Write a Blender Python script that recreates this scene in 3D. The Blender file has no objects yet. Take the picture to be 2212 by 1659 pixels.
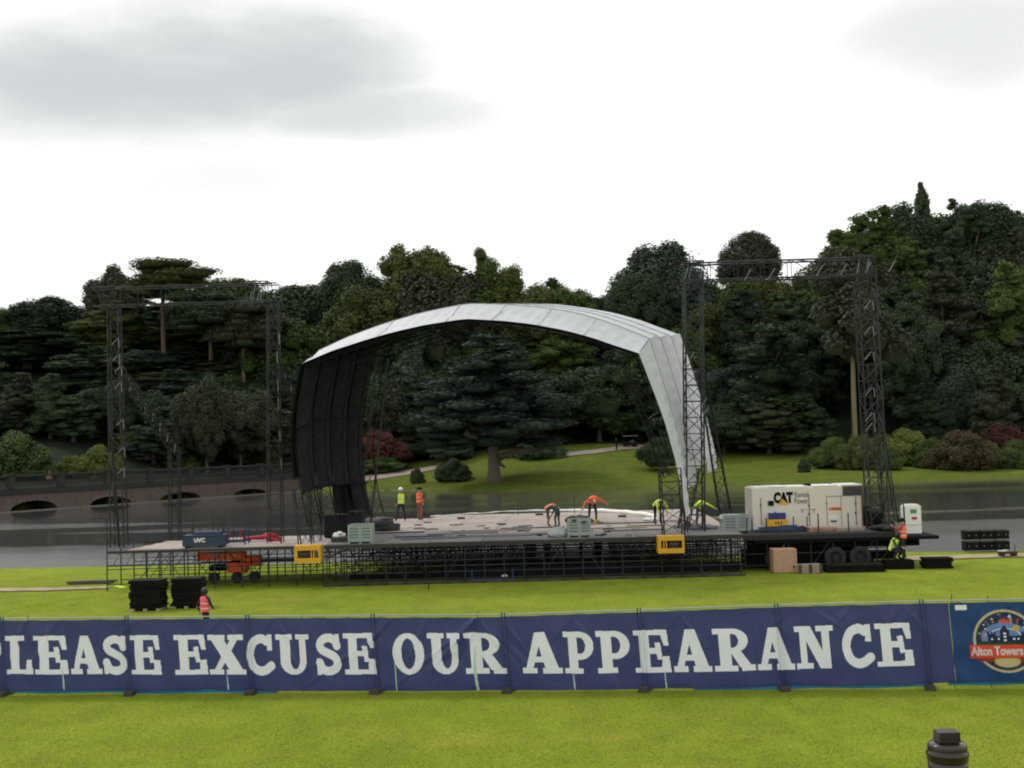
import bpy, math, random
import numpy as np
from mathutils import Vector, Matrix, Quaternion

random.seed(7)
rng = np.random.default_rng(11)
R = math.radians
scene = bpy.context.scene
COL = scene.collection

# ------------------------------------------------------------------ camera
F = 2600.0
CAMZ = 6.5
TH = math.atan(125.5 / F)
ROLL = R(1.5)
fw = Vector((0, math.cos(TH), math.sin(TH)))
r0 = Vector((1, 0, 0))
u0 = Vector((0, -math.sin(TH), math.cos(TH)))
rt = r0 * math.cos(ROLL) - u0 * math.sin(ROLL)
up = u0 * math.cos(ROLL) + r0 * math.sin(ROLL)
camd = bpy.data.cameras.new('camera')
cam = bpy.data.objects.new('camera', camd)
COL.objects.link(cam)
cam.matrix_world = Matrix(((rt.x, up.x, -fw.x, 0), (rt.y, up.y, -fw.y, 0), (rt.z, up.z, -fw.z, CAMZ), (0, 0, 0, 1)))
camd.sensor_width = 36
camd.lens = F / 2212 * 36
camd.clip_end = 3000
scene.camera = cam
CP = Vector((0, 0, CAMZ))

# ------------------------------------------------------------------ sky and sun
SUN_AZ, SUN_EL = R(-52), R(50)          # behind the stage, a little to the left
world = bpy.data.worlds.new("World")
scene.world = world
world.use_nodes = True
wt = world.node_tree
wt.nodes.clear()
def N(t, typ, **kw):
    n = t.nodes.new(typ)
    for k, v in kw.items():
        if k.startswith('i_'):
            n.inputs[k[2:].replace('_', ' ')].default_value = v
        else:
            setattr(n, k, v)
    return n
def M_(t, op, a, b=None, c=None, clamp=False):
    n = t.nodes.new('ShaderNodeMath'); n.operation = op; n.use_clamp = clamp
    for i, x in enumerate((a, b, c)):
        if x is None: continue
        if isinstance(x, (int, float)): n.inputs[i].default_value = x
        else: t.links.new(x, n.inputs[i])
    return n.outputs[0]
L = wt.links.new
out = N(wt, 'ShaderNodeOutputWorld')
bg = N(wt, 'ShaderNodeBackground')
sky = N(wt, 'ShaderNodeTexSky', sky_type='NISHITA', sun_disc=False, sun_elevation=SUN_EL, sun_rotation=SUN_AZ)
tc = N(wt, 'ShaderNodeTexCoord')
sp = N(wt, 'ShaderNodeSeparateXYZ'); L(tc.outputs['Generated'], sp.inputs[0])
ysafe = M_(wt, 'MAXIMUM', M_(wt, 'ABSOLUTE', sp.outputs[1]), 0.15)
az = M_(wt, 'DIVIDE', sp.outputs[0], ysafe)
el = M_(wt, 'DIVIDE', sp.outputs[2], ysafe)
nz = N(wt, 'ShaderNodeTexNoise', i_Scale=3.0, i_Detail=6.0, i_Roughness=0.55)
mp = N(wt, 'ShaderNodeMapping'); mp.inputs['Scale'].default_value = (1, 1, 3.2)
L(tc.outputs['Generated'], mp.inputs[0]); L(mp.outputs[0], nz.inputs['Vector'])
nz2 = N(wt, 'ShaderNodeTexNoise', i_Scale=9.0, i_Detail=8.0, i_Roughness=0.6)
mp2 = N(wt, 'ShaderNodeMapping'); mp2.inputs['Scale'].default_value = (1, 1, 3.0)
L(tc.outputs['Generated'], mp2.inputs[0]); L(mp2.outputs[0], nz2.inputs['Vector'])
def dirn(px, py):
    d = fw * F + rt * (px - 1106) + up * (829.5 - py)
    return d.x / d.y, d.z / d.y
def blob(px, py, rx, ry, amt, power=1.0):
    a0, e0 = dirn(px, py)
    dx = M_(wt, 'DIVIDE', M_(wt, 'SUBTRACT', az, a0), rx / F)
    dy = M_(wt, 'DIVIDE', M_(wt, 'SUBTRACT', el, e0), ry / F)
    d2 = M_(wt, 'ADD', M_(wt, 'MULTIPLY', dx, dx), M_(wt, 'MULTIPLY', dy, dy))
    nn = M_(wt, 'MULTIPLY', M_(wt, 'SUBTRACT', nz.outputs[0], 0.5), 1.5)
    n2 = M_(wt, 'MULTIPLY', M_(wt, 'SUBTRACT', nz2.outputs[0], 0.5), 0.9)
    s = M_(wt, 'ADD', M_(wt, 'SUBTRACT', 1.0, d2), M_(wt, 'ADD', nn, n2))
    mr = N(wt, 'ShaderNodeMapRange', interpolation_type='SMOOTHSTEP'); L(s, mr.inputs[0])
    mr.inputs[1].default_value = -0.55; mr.inputs[2].default_value = 1.15
    mr.inputs[3].default_value = 0.0; mr.inputs[4].default_value = amt
    return mr.outputs[0]
g1 = blob(320, 155, 670, 190, 1.0)
g1b = blob(770, 245, 380, 72, 0.8)
g2 = blob(2110, 85, 360, 130, 0.62)
g3 = blob(470, 385, 300, 60, 0.42)
gm = M_(wt, 'MAXIMUM', M_(wt, 'MAXIMUM', g1, g1b), M_(wt, 'MAXIMUM', g2, g3))
# the same kind of cloud goes on over the rest of the sky
mr = N(wt, 'ShaderNodeMapRange', interpolation_type='SMOOTHSTEP'); L(nz.outputs[0], mr.inputs[0])
mr.inputs[1].default_value = 0.46; mr.inputs[2].default_value = 0.74; mr.inputs[4].default_value = 0.42
gm = M_(wt, 'MAXIMUM', gm, mr.outputs[0])
cmix = N(wt, 'ShaderNodeMix', data_type='RGBA')
L(gm, cmix.inputs[0])
cmix.inputs[6].default_value = (1.06, 1.06, 1.03, 1)
cmix.inputs[7].default_value = (0.545, 0.565, 0.57, 1)
# thin cream tint low over the trees
sk = N(wt, 'ShaderNodeMix', data_type='RGBA', blend_type='ADD'); sk.inputs[0].default_value = 1.0
skm = N(wt, 'ShaderNodeMix', data_type='RGBA', blend_type='MULTIPLY'); skm.inputs[0].default_value = 1.0
L(sky.outputs[0], skm.inputs[6]); skm.inputs[7].default_value = (0.05, 0.05, 0.05, 1)
L(skm.outputs[2], sk.inputs[6])
cl = N(wt, 'ShaderNodeMix', data_type='RGBA', blend_type='MULTIPLY'); cl.inputs[0].default_value = 1.0
L(cmix.outputs[2], cl.inputs[6]); cl.inputs[7].default_value = (9.2, 9.2, 9.2, 1)
L(cl.outputs[2], sk.inputs[7])
L(sk.outputs[2], bg.inputs[0]); bg.inputs[1].default_value = 0.105
L(bg.outputs[0], out.inputs[0])
sund = bpy.data.lights.new('sun', 'SUN'); sund.energy = 1.5; sund.angle = R(10); sund.color = (1, 0.96, 0.9)
suno = bpy.data.objects.new('sun', sund); COL.objects.link(suno)
sd = Vector((math.sin(SUN_AZ) * math.cos(SUN_EL), math.cos(SUN_AZ) * math.cos(SUN_EL), math.sin(SUN_EL)))
suno.rotation_euler = sd.to_track_quat('Z', 'Y').to_euler()
vs = scene.view_settings
vs.view_transform = 'Standard'; vs.look = 'None'; vs.gamma = 1; vs.exposure = 0.2
vs.use_curve_mapping = False
scene.cycles.use_denoising = True
scene.cycles.max_bounces = 8
scene.cycles.diffuse_bounces = 5
scene.cycles.filter_width = 2.0

# ------------------------------------------------------------------ helpers
def ray(px, py):
    return fw * F + rt * (px - 1106) + up * (829.5 - py)
def at(px, py, Y):
    d = ray(px, py); return CP + d * (Y / d.y)
def G(px, py, z=0.0):
    d = ray(px, py); return CP + d * ((z - CAMZ) / d.z)

def mat(name, col, rough=0.6, metal=0.0, var=0.15, scale=3.0, bump=0.0, bscale=20.0, spec=0.5, rnd=0.0, trans=0.0, stretch=(1, 1, 1)):
    m = bpy.data.materials.new(name); m.use_nodes = True
    t = m.node_tree; b = t.nodes['Principled BSDF']
    b.inputs['Roughness'].default_value = rough; b.inputs['Metallic'].default_value = metal
    b.inputs['Specular IOR Level'].default_value = spec
    tcn = t.nodes.new('ShaderNodeTexCoord'); mp_ = t.nodes.new('ShaderNodeMapping')
    mp_.inputs['Scale'].default_value = stretch
    t.links.new(tcn.outputs['Object'], mp_.inputs[0])
    n = t.nodes.new('ShaderNodeTexNoise'); n.inputs['Scale'].default_value = scale; n.inputs['Detail'].default_value = 5
    t.links.new(mp_.outputs[0], n.inputs['Vector'])
    fac = M_(t, 'MULTIPLY_ADD', n.outputs[0], 2 * var * 1.6, 1 - var * 1.6)
    if rnd:
        oi = t.nodes.new('ShaderNodeObjectInfo')
        fac = M_(t, 'MULTIPLY', fac, M_(t, 'MULTIPLY_ADD', oi.outputs['Random'], 2 * rnd, 1 - rnd))
    mx = t.nodes.new('ShaderNodeMix'); mx.data_type = 'RGBA'; mx.blend_type = 'MULTIPLY'; mx.inputs[0].default_value = 1
    mx.inputs[6].default_value = (*col, 1)
    cb = t.nodes.new('ShaderNodeCombineColor')
    for i in range(3): t.links.new(fac, cb.inputs[i])
    t.links.new(cb.outputs[0], mx.inputs[7])
    t.links.new(mx.outputs[2], b.inputs['Base Color'])
    if bump:
        n2_ = t.nodes.new('ShaderNodeTexNoise'); n2_.inputs['Scale'].default_value = bscale; n2_.inputs['Detail'].default_value = 4
        t.links.new(mp_.outputs[0], n2_.inputs['Vector'])
        bp = t.nodes.new('ShaderNodeBump'); bp.inputs['Strength'].default_value = bump; bp.inputs['Distance'].default_value = 0.05
        t.links.new(n2_.outputs[0], bp.inputs['Height']); t.links.new(bp.outputs[0], b.inputs['Normal'])
    if trans:
        tr = t.nodes.new('ShaderNodeBsdfTranslucent'); t.links.new(mx.outputs[2], tr.inputs[0])
        ms = t.nodes.new('ShaderNodeMixShader'); ms.inputs[0].default_value = trans
        o = t.nodes['Material Output']
        t.links.new(b.outputs[0], ms.inputs[1]); t.links.new(tr.outputs[0], ms.inputs[2]); t.links.new(ms.outputs[0], o.inputs[0])
    return m

class MB:
    def __init__(s): s.v = []; s.f = []; s.m = []; s.mi = 0
    def add(s, vs_, fs):
        o = len(s.v); s.v += [tuple(x) for x in vs_]
        for f in fs: s.f.append(tuple(i + o for i in f)); s.m.append(s.mi)
    def bar(s, p, q, r, n=4, r2=None):
        p = Vector(p); q = Vector(q); d = q - p
        if d.length < 1e-6: return
        d.normalize()
        a = d.cross(Vector((0, 0, 1)))
        if a.length < 0.01: a = d.cross(Vector((1, 0, 0)))
        a.normalize(); b = d.cross(a)
        r2 = r if r2 is None else r2
        vs_ = []
        for c, rr in ((p, r), (q, r2)):
            for i in range(n):
                t = 2 * math.pi * (i + .5) / n
                vs_.append(c + (a * math.cos(t) + b * math.sin(t)) * rr)
        fs = [(i, (i + 1) % n, n + (i + 1) % n, n + i) for i in range(n)]
        fs += [tuple(range(n - 1, -1, -1)), tuple(range(n, 2 * n))]
        s.add(vs_, fs)
    def tube(s, pts, rs, n=8):
        rings = []
        pts = [Vector(p) for p in pts]
        for i, p in enumerate(pts):
            d = (pts[min(i + 1, len(pts) - 1)] - pts[max(i - 1, 0)]).normalized()
            a = d.cross(Vector((0.13, 1, 0.07))); a.normalize(); b = d.cross(a)
            r = rs[i] if hasattr(rs, '__len__') else rs
            rings.append([p + (a * math.cos(2 * math.pi * k / n) + b * math.sin(2 * math.pi * k / n)) * r for k in range(n)])
        vs_ = [x for r_ in rings for x in r_]
        fs = []
        for i in range(len(rings) - 1):
            for k in range(n):
                fs.append((i * n + k, i * n + (k + 1) % n, (i + 1) * n + (k + 1) % n, (i + 1) * n + k))
        fs += [tuple(range(n - 1, -1, -1)), tuple(range((len(rings) - 1) * n, len(rings) * n))]
        s.add(vs_, fs)
    def box(s, c, d, rz=0.0, top=None):
        x, y, z = d[0] / 2, d[1] / 2, d[2] / 2
        cz, sz = math.cos(rz), math.sin(rz)
        vs_ = []
        for zz in (-z, z):
            k = top if (top and zz > 0) else 1
            for (a, b) in ((-x, -y), (x, -y), (x, y), (-x, y)):
                a *= k; b *= k
                vs_.append((c[0] + a * cz - b * sz, c[1] + a * sz + b * cz, c[2] + zz))
        s.add(vs_, [(0, 3, 2, 1), (4, 5, 6, 7), (0, 1, 5, 4), (1, 2, 6, 5), (2, 3, 7, 6), (3, 0, 4, 7)])
    def lathe(s, prof, c=(0, 0, 0), n=24):
        vs_ = []
        for (r, z) in prof:
            for k in range(n):
                t = 2 * math.pi * k / n
                vs_.append((c[0] + r * math.cos(t), c[1] + r * math.sin(t), c[2] + z))
        fs = []
        for i in range(len(prof) - 1):
            for k in range(n):
                fs.append((i * n + k, i * n + (k + 1) % n, (i + 1) * n + (k + 1) % n, (i + 1) * n + k))
        fs += [tuple(range(n - 1, -1, -1)), tuple(range((len(prof) - 1) * n, len(prof) * n))]
        s.add(vs_, fs)
    def build(s, name, m, parent=None, world=False, smooth=False, bevel=0.0):
        me = bpy.data.meshes.new(name)
        v = s.v
        if world and parent is not None:
            l = parent_world(parent); v = [(a - l.x, b - l.y, c - l.z) for a, b, c in v]
        me.from_pydata(v, [], s.f)
        ms = m if isinstance(m, (list, tuple)) else [m]
        for x in ms: me.materials.append(x)
        if len(ms) > 1: me.polygons.foreach_set('material_index', s.m)
        if smooth: me.polygons.foreach_set('use_smooth', [True] * len(me.polygons))
        me.validate()
        me.update()
        return link(name, me, parent, bevel=bevel)
def parent_world(o):
    l = Vector((0, 0, 0))
    while o is not None: l += o.location; o = o.parent
    return l
def link(name, me, parent=None, loc=None, bevel=0.0):
    o = bpy.data.objects.new(name, me); COL.objects.link(o)
    if parent is not None: o.parent = parent
    if loc is not None: o.location = loc
    if bevel:
        b = o.modifiers.new('bevel', 'BEVEL'); b.width = bevel; b.segments = 2; b.limit_method = 'ANGLE'
    return o
def tag(o, label=None, cat=None, group=None, kind=None):
    if label: o['label'] = label
    if cat: o['category'] = cat
    if group: o['group'] = group
    if kind: o['kind'] = kind
    return o
def thing(name, label, cat, loc=(0, 0, 0), rz=0.0, group=None):
    o = bpy.data.objects.new(name, None); COL.objects.link(o)
    o.location = loc; o.rotation_euler = (0, 0, rz); o.empty_display_size = 0.3
    return tag(o, label, cat, group)
def copy_tree(o, parent=None):
    c = o.copy(); COL.objects.link(c)
    if parent is not None: c.parent = parent
    for ch in list(o.children): copy_tree(ch, c)
    return c
def np_mesh(name, V, Fq, mats, smooth=False, midx=None):
    me = bpy.data.meshes.new(name)
    k = Fq.shape[1]
    me.vertices.add(len(V)); me.vertices.foreach_set('co', np.asarray(V, dtype=np.float32).ravel())
    me.loops.add(Fq.size); me.loops.foreach_set('vertex_index', Fq.astype(np.int32).ravel())
    me.polygons.add(len(Fq)); me.polygons.foreach_set('loop_start', np.arange(0, Fq.size, k, dtype=np.int32))
    for m in mats: me.materials.append(m)
    if midx is not None: me.polygons.foreach_set('material_index', midx.astype(np.int32))
    if smooth: me.polygons.foreach_set('use_smooth', np.ones(len(Fq), dtype=bool))
    me.update(calc_edges=True)
    return me
_unit = {}
def unit_tube(m, n=6):
    k = (m.name, n)
    if k not in _unit:
        b = MB(); b.bar((0, 0, 0), (0, 0, 1), 1.0, n)
        me = bpy.data.meshes.new('tube'); me.from_pydata(b.v, [], b.f); me.materials.append(m); me.update()
        _unit[k] = me
    return _unit[k]
def unit_box(m):
    k = (m.name, 'b')
    if k not in _unit:
        b = MB(); b.box((0, 0, 0), (1, 1, 1))
        me = bpy.data.meshes.new('block'); me.from_pydata(b.v, [], b.f); me.materials.append(m); me.update()
        _unit[k] = me
    return _unit[k]
def tubeo(name, p, q, r, m, parent, world=True):
    p = Vector(p); q = Vector(q)
    if world: l = parent_world(parent); p = p - l; q = q - l
    o = link(name, unit_tube(m), parent); d = q - p
    o.location = p; o.rotation_mode = 'QUATERNION'; o.rotation_quaternion = d.to_track_quat('Z', 'Y')
    o.scale = (r, r, d.length); return o
def boxo(name, c, d, m, parent, rz=0.0, world=False, rx=0.0, ry=0.0):
    c = Vector(c)
    if world: c = c - parent_world(parent)
    o = link(name, unit_box(m), parent); o.location = c; o.scale = d; o.rotation_euler = (rx, ry, rz); return o

def text_mesh(txt, size, m, bold=0.0, shear=0.0, align='CENTER', squeeze=1.0):
    c = bpy.data.curves.new('txt', 'FONT'); c.body = txt; c.size = size; c.offset = bold; c.shear = shear
    c.align_x = align; c.align_y = 'CENTER'; c.resolution_u = 3
    o = bpy.data.objects.new('txt', c); COL.objects.link(o)
    bpy.context.view_layer.update()
    me = bpy.data.meshes.new_from_object(o.evaluated_get(bpy.context.evaluated_depsgraph_get()))
    bpy.data.objects.remove(o)
    me.materials.clear(); me.materials.append(m)
    for v in me.vertices: v.co.x *= squeeze
    return me

# ------------------------------------------------------------------ materials
steel = mat('dark_truss_steel', (0.009, 0.010, 0.012), 0.55, 0.1, 0.3, 2.0)
steel2 = mat('galvanised_scaffold_tube', (0.014, 0.018, 0.026), 0.6, 0.1, 0.3, 1.0, rnd=0.35)
galv = mat('bright_galvanised', (0.22, 0.23, 0.25), 0.4, 0.5, 0.5, 9)
blackp = mat('black_plastic', (0.009, 0.009, 0.008), 0.85, 0, 0.4, 4.0, spec=.12, rnd=0.3)
darkcloth = mat('charcoal_mesh_cloth', (0.019, 0.019, 0.022), 0.9, 0, 0.35, 1.6, bump=0.4, bscale=3, spec=.12)
canvas = mat('white_canopy_fabric', (0.44, 0.455, 0.485), 0.5, 0, 0.09, 1.2, bump=0.35, bscale=4.0, stretch=(1, 1, .4))
ply = mat('weathered_deck_ply', (0.285, 0.24, 0.215), 0.75, 0, 0.2, 1.3, rnd=0.14)
plygrey = mat('grey_deck_ply', (0.135, 0.13, 0.13), 0.7, 0, 0.3, 1.0, rnd=0.2)
bluep = mat('dark_blue_paint', (0.018, 0.036, 0.085), 0.5, 0.1, 0.25, 3)
redp = mat('orange_red_paint', (0.80, 0.085, 0.025), 0.45, 0, 0.2, 3)
redc = mat('crimson_cloth', (0.38, 0.008, 0.03), 0.7, 0, 0.25, 3)
yellowp = mat('yellow_paint', (0.62, 0.33, 0.012), 0.5, 0, 0.15, 4)
greyplastic = mat('grey_plastic', (0.26, 0.30, 0.29), 0.55, 0, 0.12, 4)
greyshadow = mat('grey_slot_shade', (0.11, 0.13, 0.12), 0.7)  # darker copy of the plastic, painting the shade in the bin slots
beige = mat('cream_container_paint', (0.66, 0.60, 0.54), 0.5, 0, 0.05, 1.5)
whitep = mat('white_paint', (0.72, 0.72, 0.7), 0.45, 0, 0.06)
greylouv = mat('louvre_grey', (0.14, 0.145, 0.15), 0.5)
blk = mat('matt_black', (0.008, 0.008, 0.009), 0.85, spec=.12)
rubber = mat('tyre_rubber', (0.012, 0.012, 0.014), 0.8)
wood = mat('raw_plywood', (0.42, 0.25, 0.17), 0.7, 0, 0.15, 5)
woodd = mat('dark_timber', (0.05, 0.042, 0.036), 0.8, 0, 0.3, 3, rnd=0.3)
timber = mat('pale_timber', (0.30, 0.25, 0.2), 0.75, 0, 0.25, 3, rnd=0.2)
whitecloth = mat('white_rolled_fabric', (0.74, 0.73, 0.71), 0.6, 0, 0.08, 3, bump=0.3, bscale=6)
bluetarp = mat('blue_tarpaulin', (0.02, 0.055, 0.12), 0.5, 0, 0.3, 2)
hiy = mat('yellow_hi_vis', (0.60, 0.80, 0.04), 0.6, 0, 0.08)
hio = mat('orange_hi_vis', (0.85, 0.11, 0.03), 0.6, 0, 0.08)
hip_ = mat('pink_hi_vis', (0.85, 0.09, 0.13), 0.6, 0, 0.08)
refl = mat('reflective_band', (0.7, 0.68, 0.62), 0.35, 0, 0.05)
skin = mat('skin', (0.45, 0.25, 0.18), 0.5, 0, 0.06)
hairm = mat('dark_hair', (0.02, 0.013, 0.01), 0.5)
navy = mat('navy_cloth', (0.012, 0.014, 0.025), 0.8)
grey_c = mat('grey_cloth', (0.06, 0.065, 0.07), 0.8)
teal_c = mat('dark_teal_cloth', (0.03, 0.06, 0.055), 0.8)
brown_c = mat('brown_trousers', (0.22, 0.09, 0.05), 0.8)
stone = mat('pinkish_sandstone', (0.105, 0.078, 0.066), 0.9, 0, 0.3, 1.2, bump=0.4, bscale=5, rnd=0.22)
stoned = mat('mossy_dark_stone', (0.022, 0.022, 0.019), 0.9, 0, 0.35, 0.8, bump=0.3, bscale=4)
ledge = mat('pale_waterline_stone', (0.15, 0.135, 0.12), 0.8, 0, 0.15)
bark = mat('bark', (0.075, 0.06, 0.045), 0.9, 0, 0.3, 2.0, bump=0.5, bscale=5, stretch=(1, 1, .2))
barkp = mat('pale_pine_bark', (0.19, 0.165, 0.085), 0.9, 0, 0.25, 2.0, bump=0.4, bscale=4, stretch=(1, 1, .2))
barkr = mat('reddish_pine_bark', (0.13, 0.085, 0.06), 0.9, 0, 0.25, 2.0, bump=0.4, bscale=4, stretch=(1, 1, .2))

def leafmat(name, c1, c2, spec=0.08):
    m = bpy.data.materials.new(name); m.use_nodes = True; t = m.node_tree; b = t.nodes['Principled BSDF']
    b.inputs['Roughness'].default_value = 0.6; b.inputs['Specular IOR Level'].default_value = spec
    g = t.nodes.new('ShaderNodeNewGeometry'); oi = t.nodes.new('ShaderNodeObjectInfo')
    n = t.nodes.new('ShaderNodeTexNoise'); n.inputs['Scale'].default_value = 0.35; n.inputs['Detail'].default_value = 3
    t.links.new(g.outputs['Position'], n.inputs['Vector'])
    f = M_(t, 'ADD', M_(t, 'MULTIPLY_ADD', n.outputs[0], 0.9, .08), M_(t, 'MULTIPLY', g.outputs['Random Per Island'], 0.28))
    f = M_(t, 'ADD', f, M_(t, 'MULTIPLY_ADD', oi.outputs['Random'], 0.5, -0.5), clamp=True)
    mx = t.nodes.new('ShaderNodeMix'); mx.data_type = 'RGBA'
    mx.inputs[6].default_value = (*c1, 1); mx.inputs[7].default_value = (*c2, 1)
    t.links.new(f, mx.inputs[0]); t.links.new(mx.outputs[2], b.inputs['Base Color'])
    tr = t.nodes.new('ShaderNodeBsdfTranslucent'); t.links.new(mx.outputs[2], tr.inputs[0])
    ms = t.nodes.new('ShaderNodeMixShader'); ms.inputs[0].default_value = 0.22
    o = t.nodes['Material Output']
    t.links.new(b.outputs[0], ms.inputs[1]); t.links.new(tr.outputs[0], ms.inputs[2]); t.links.new(ms.outputs[0], o.inputs[0])
    return m
LF = {
 'dark': leafmat('dark_evergreen_leaves', (0.028, 0.043, 0.026), (0.075, 0.108, 0.052)),
 'blue': leafmat('bluish_evergreen_leaves', (0.034, 0.050, 0.040), (0.080, 0.112, 0.080)),
 'mid': leafmat('mid_green_leaves', (0.038, 0.062, 0.020), (0.11, 0.155, 0.042)),
 'oliv': leafmat('olive_green_leaves', (0.045, 0.06, 0.02), (0.135, 0.155, 0.052)),
 'pale': leafmat('pale_green_leaves', (0.06, 0.085, 0.022), (0.16, 0.20, 0.05)),
 'red': leafmat('russet_leaves', (0.055, 0.024, 0.018), (0.14, 0.055, 0.045)),
 'pink': leafmat('green_leaves_with_magenta_flowers', (0.03, 0.055, 0.014), (0.105, 0.06, 0.045)),
 'brown': leafmat('brownish_evergreen_leaves', (0.034, 0.042, 0.027), (0.085, 0.095, 0.055)),
}
# ================================================================== terrain
WZ = -0.35
def smooth_interp(x, xs, ys):
    return np.interp(x, xs, ys)
_fs = [G(-250, 1121, WZ), G(0, 1105, WZ), G(610, 1063.5, WZ), G(720, 1060, WZ), G(850, 1059, WZ), G(1106, 1060, WZ), G(1400, 1052, WZ), G(1600, 1045, WZ), G(1900, 1040, WZ), G(2200, 1031, WZ)]
FSX = np.array([-400.0] + [p.x for p in _fs] + [400.0]); FSY = np.array([_fs[0].y - 40] + [p.y for p in _fs] + [_fs[-1].y + 5])
def Yf(X): return np.interp(X, FSX, FSY)
def Yn(X): return 68.6 - 0.077 * np.clip(X, -80, 80) + 0.35 * np.sin(X * 0.21) + 0.2 * np.sin(X * 0.63 + 1)
def hgt(X, Y):
    X = np.asarray(X, float); Y = np.asarray(Y, float)
    near = np.interp(Y, [-60, 0, 8, 13.5, 18, 22], [6.0, 4.9, 3.4, 2.1, 0.75, 0.0])
    dn = Y - Yn(X)
    bank = np.interp(dn, [-1.2, -0.5, 0, 1.2, 5], [0, -0.12, WZ, -0.7, -1.6])
    h = np.where(dn > -1.2, bank, near)
    d = Y - Yf(X)
    cen = np.exp(-((X - 14) / 22.0) ** 2)
    lawn = np.interp(d, [-6, 0, 1.5, 27, 50, 75, 105, 150], [-1.6, WZ, 0.1, 1.9, 5.0, 12, 24, 33])
    lawn = lawn + cen * np.interp(d, [0, 8, 35, 60], [0, 0.3, 2.0, 1.0])
    lb = np.interp(d, [-2, 0.0, 2.0, 2.6, 30, 75, 105, 150], [-1.6, -1.6, -1.4, 1.9, 3.0, 12, 24, 33])
    bl = np.clip((-33 - X) / 3.0, 0, 1)
    lawn = lawn * (1 - bl) + lb * bl
    h = np.where(d > -6, np.maximum(lawn, -1.6), h)
    far = np.clip((Y - 420) / 400, 0, 1)
    return h * (1 - far) + 5 * far
def GT(px, py, ymin=20.0, ymax=400.0):
    d = ray(px, py); prev = None
    for Y in np.arange(ymin, ymax, 0.5):
        p = CP + d * (Y / d.y)
        if p.z <= float(hgt(p.x, p.y)):
            return Vector((p.x, p.y, float(hgt(p.x, p.y))))
    p = CP + d * (ymax / d.y); return p
def ground(X, Y): return float(hgt(X, Y))

def grassmat(name, ca, cb, cc):
    m = bpy.data.materials.new(name); m.use_nodes = True; t = m.node_tree; b = t.nodes['Principled BSDF']
    b.inputs['Roughness'].default_value = 0.95; b.inputs['Specular IOR Level'].default_value = 0.04
    g = t.nodes.new('ShaderNodeNewGeometry')
    def noise(s, det=4, st=(1, 1, 1), ro=.5):
        mp_ = t.nodes.new('ShaderNodeMapping'); mp_.inputs['Scale'].default_value = st
        t.links.new(g.outputs['Position'], mp_.inputs[0])
        n = t.nodes.new('ShaderNodeTexNoise'); n.inputs['Scale'].default_value = s; n.inputs['Detail'].default_value = det; n.inputs['Roughness'].default_value = ro
        t.links.new(mp_.outputs[0], n.inputs['Vector']); return n.outputs[0]
    def contrast(x, a, c):
        mr_ = t.nodes.new('ShaderNodeMapRange'); t.links.new(x, mr_.inputs[0]); mr_.inputs[1].default_value = a; mr_.inputs[2].default_value = c; return mr_.outputs[0]
    big = contrast(noise(0.16, 5, (1, .8, 1), .6), .33, .67)
    med = contrast(noise(0.9, 6, (1, .55, 1), .65), .3, .7)
    fine = contrast(noise(11, 6, (1, .6, 1), .75), .25, .75)
    mix1 = t.nodes.new('ShaderNodeMix'); mix1.data_type = 'RGBA'; mix1.inputs[6].default_value = (*ca, 1); mix1.inputs[7].default_value = (*cb, 1)
    t.links.new(M_(t, 'MULTIPLY_ADD', big, .55, M_(t, 'MULTIPLY', med, .45)), mix1.inputs[0])
    mix2 = t.nodes.new('ShaderNodeMix'); mix2.data_type = 'RGBA'; mix2.inputs[7].default_value = (*cc, 1)
    t.links.new(mix1.outputs[2], mix2.inputs[6])
    t.links.new(M_(t, 'MULTIPLY', contrast(noise(0.45, 5, (.5, 1.3, 1), .6), .5, .8), .6), mix2.inputs[0])
    sc_ = M_(t, 'ADD', M_(t, 'MULTIPLY_ADD', fine, .46, .77), M_(t, 'MULTIPLY_ADD', med, .16, -.08))
    cbn = t.nodes.new('ShaderNodeCombineColor')
    for i in range(3): t.links.new(sc_, cbn.inputs[i])
    mix3 = t.nodes.new('ShaderNodeMix'); mix3.data_type = 'RGBA'; mix3.blend_type = 'MULTIPLY'; mix3.inputs[0].default_value = 1
    t.links.new(mix2.outputs[2], mix3.inputs[6]); t.links.new(cbn.outputs[0], mix3.inputs[7]); t.links.new(mix3.outputs[2], b.inputs['Base Color'])
    bp = t.nodes.new('ShaderNodeBump'); bp.inputs['Strength'].default_value = .5; bp.inputs['Distance'].default_value = .05
    t.links.new(fine, bp.inputs['Height']); t.links.new(bp.outputs[0], b.inputs['Normal'])
    return m
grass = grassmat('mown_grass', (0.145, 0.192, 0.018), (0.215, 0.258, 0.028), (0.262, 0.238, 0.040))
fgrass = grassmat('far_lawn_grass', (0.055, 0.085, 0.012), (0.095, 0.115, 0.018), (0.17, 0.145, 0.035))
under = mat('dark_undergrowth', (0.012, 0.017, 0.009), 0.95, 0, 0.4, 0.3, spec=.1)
mud = mat('lake_bed_mud', (0.09, 0.075, 0.05), 0.9, 0, 0.3, 0.6)

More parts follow.
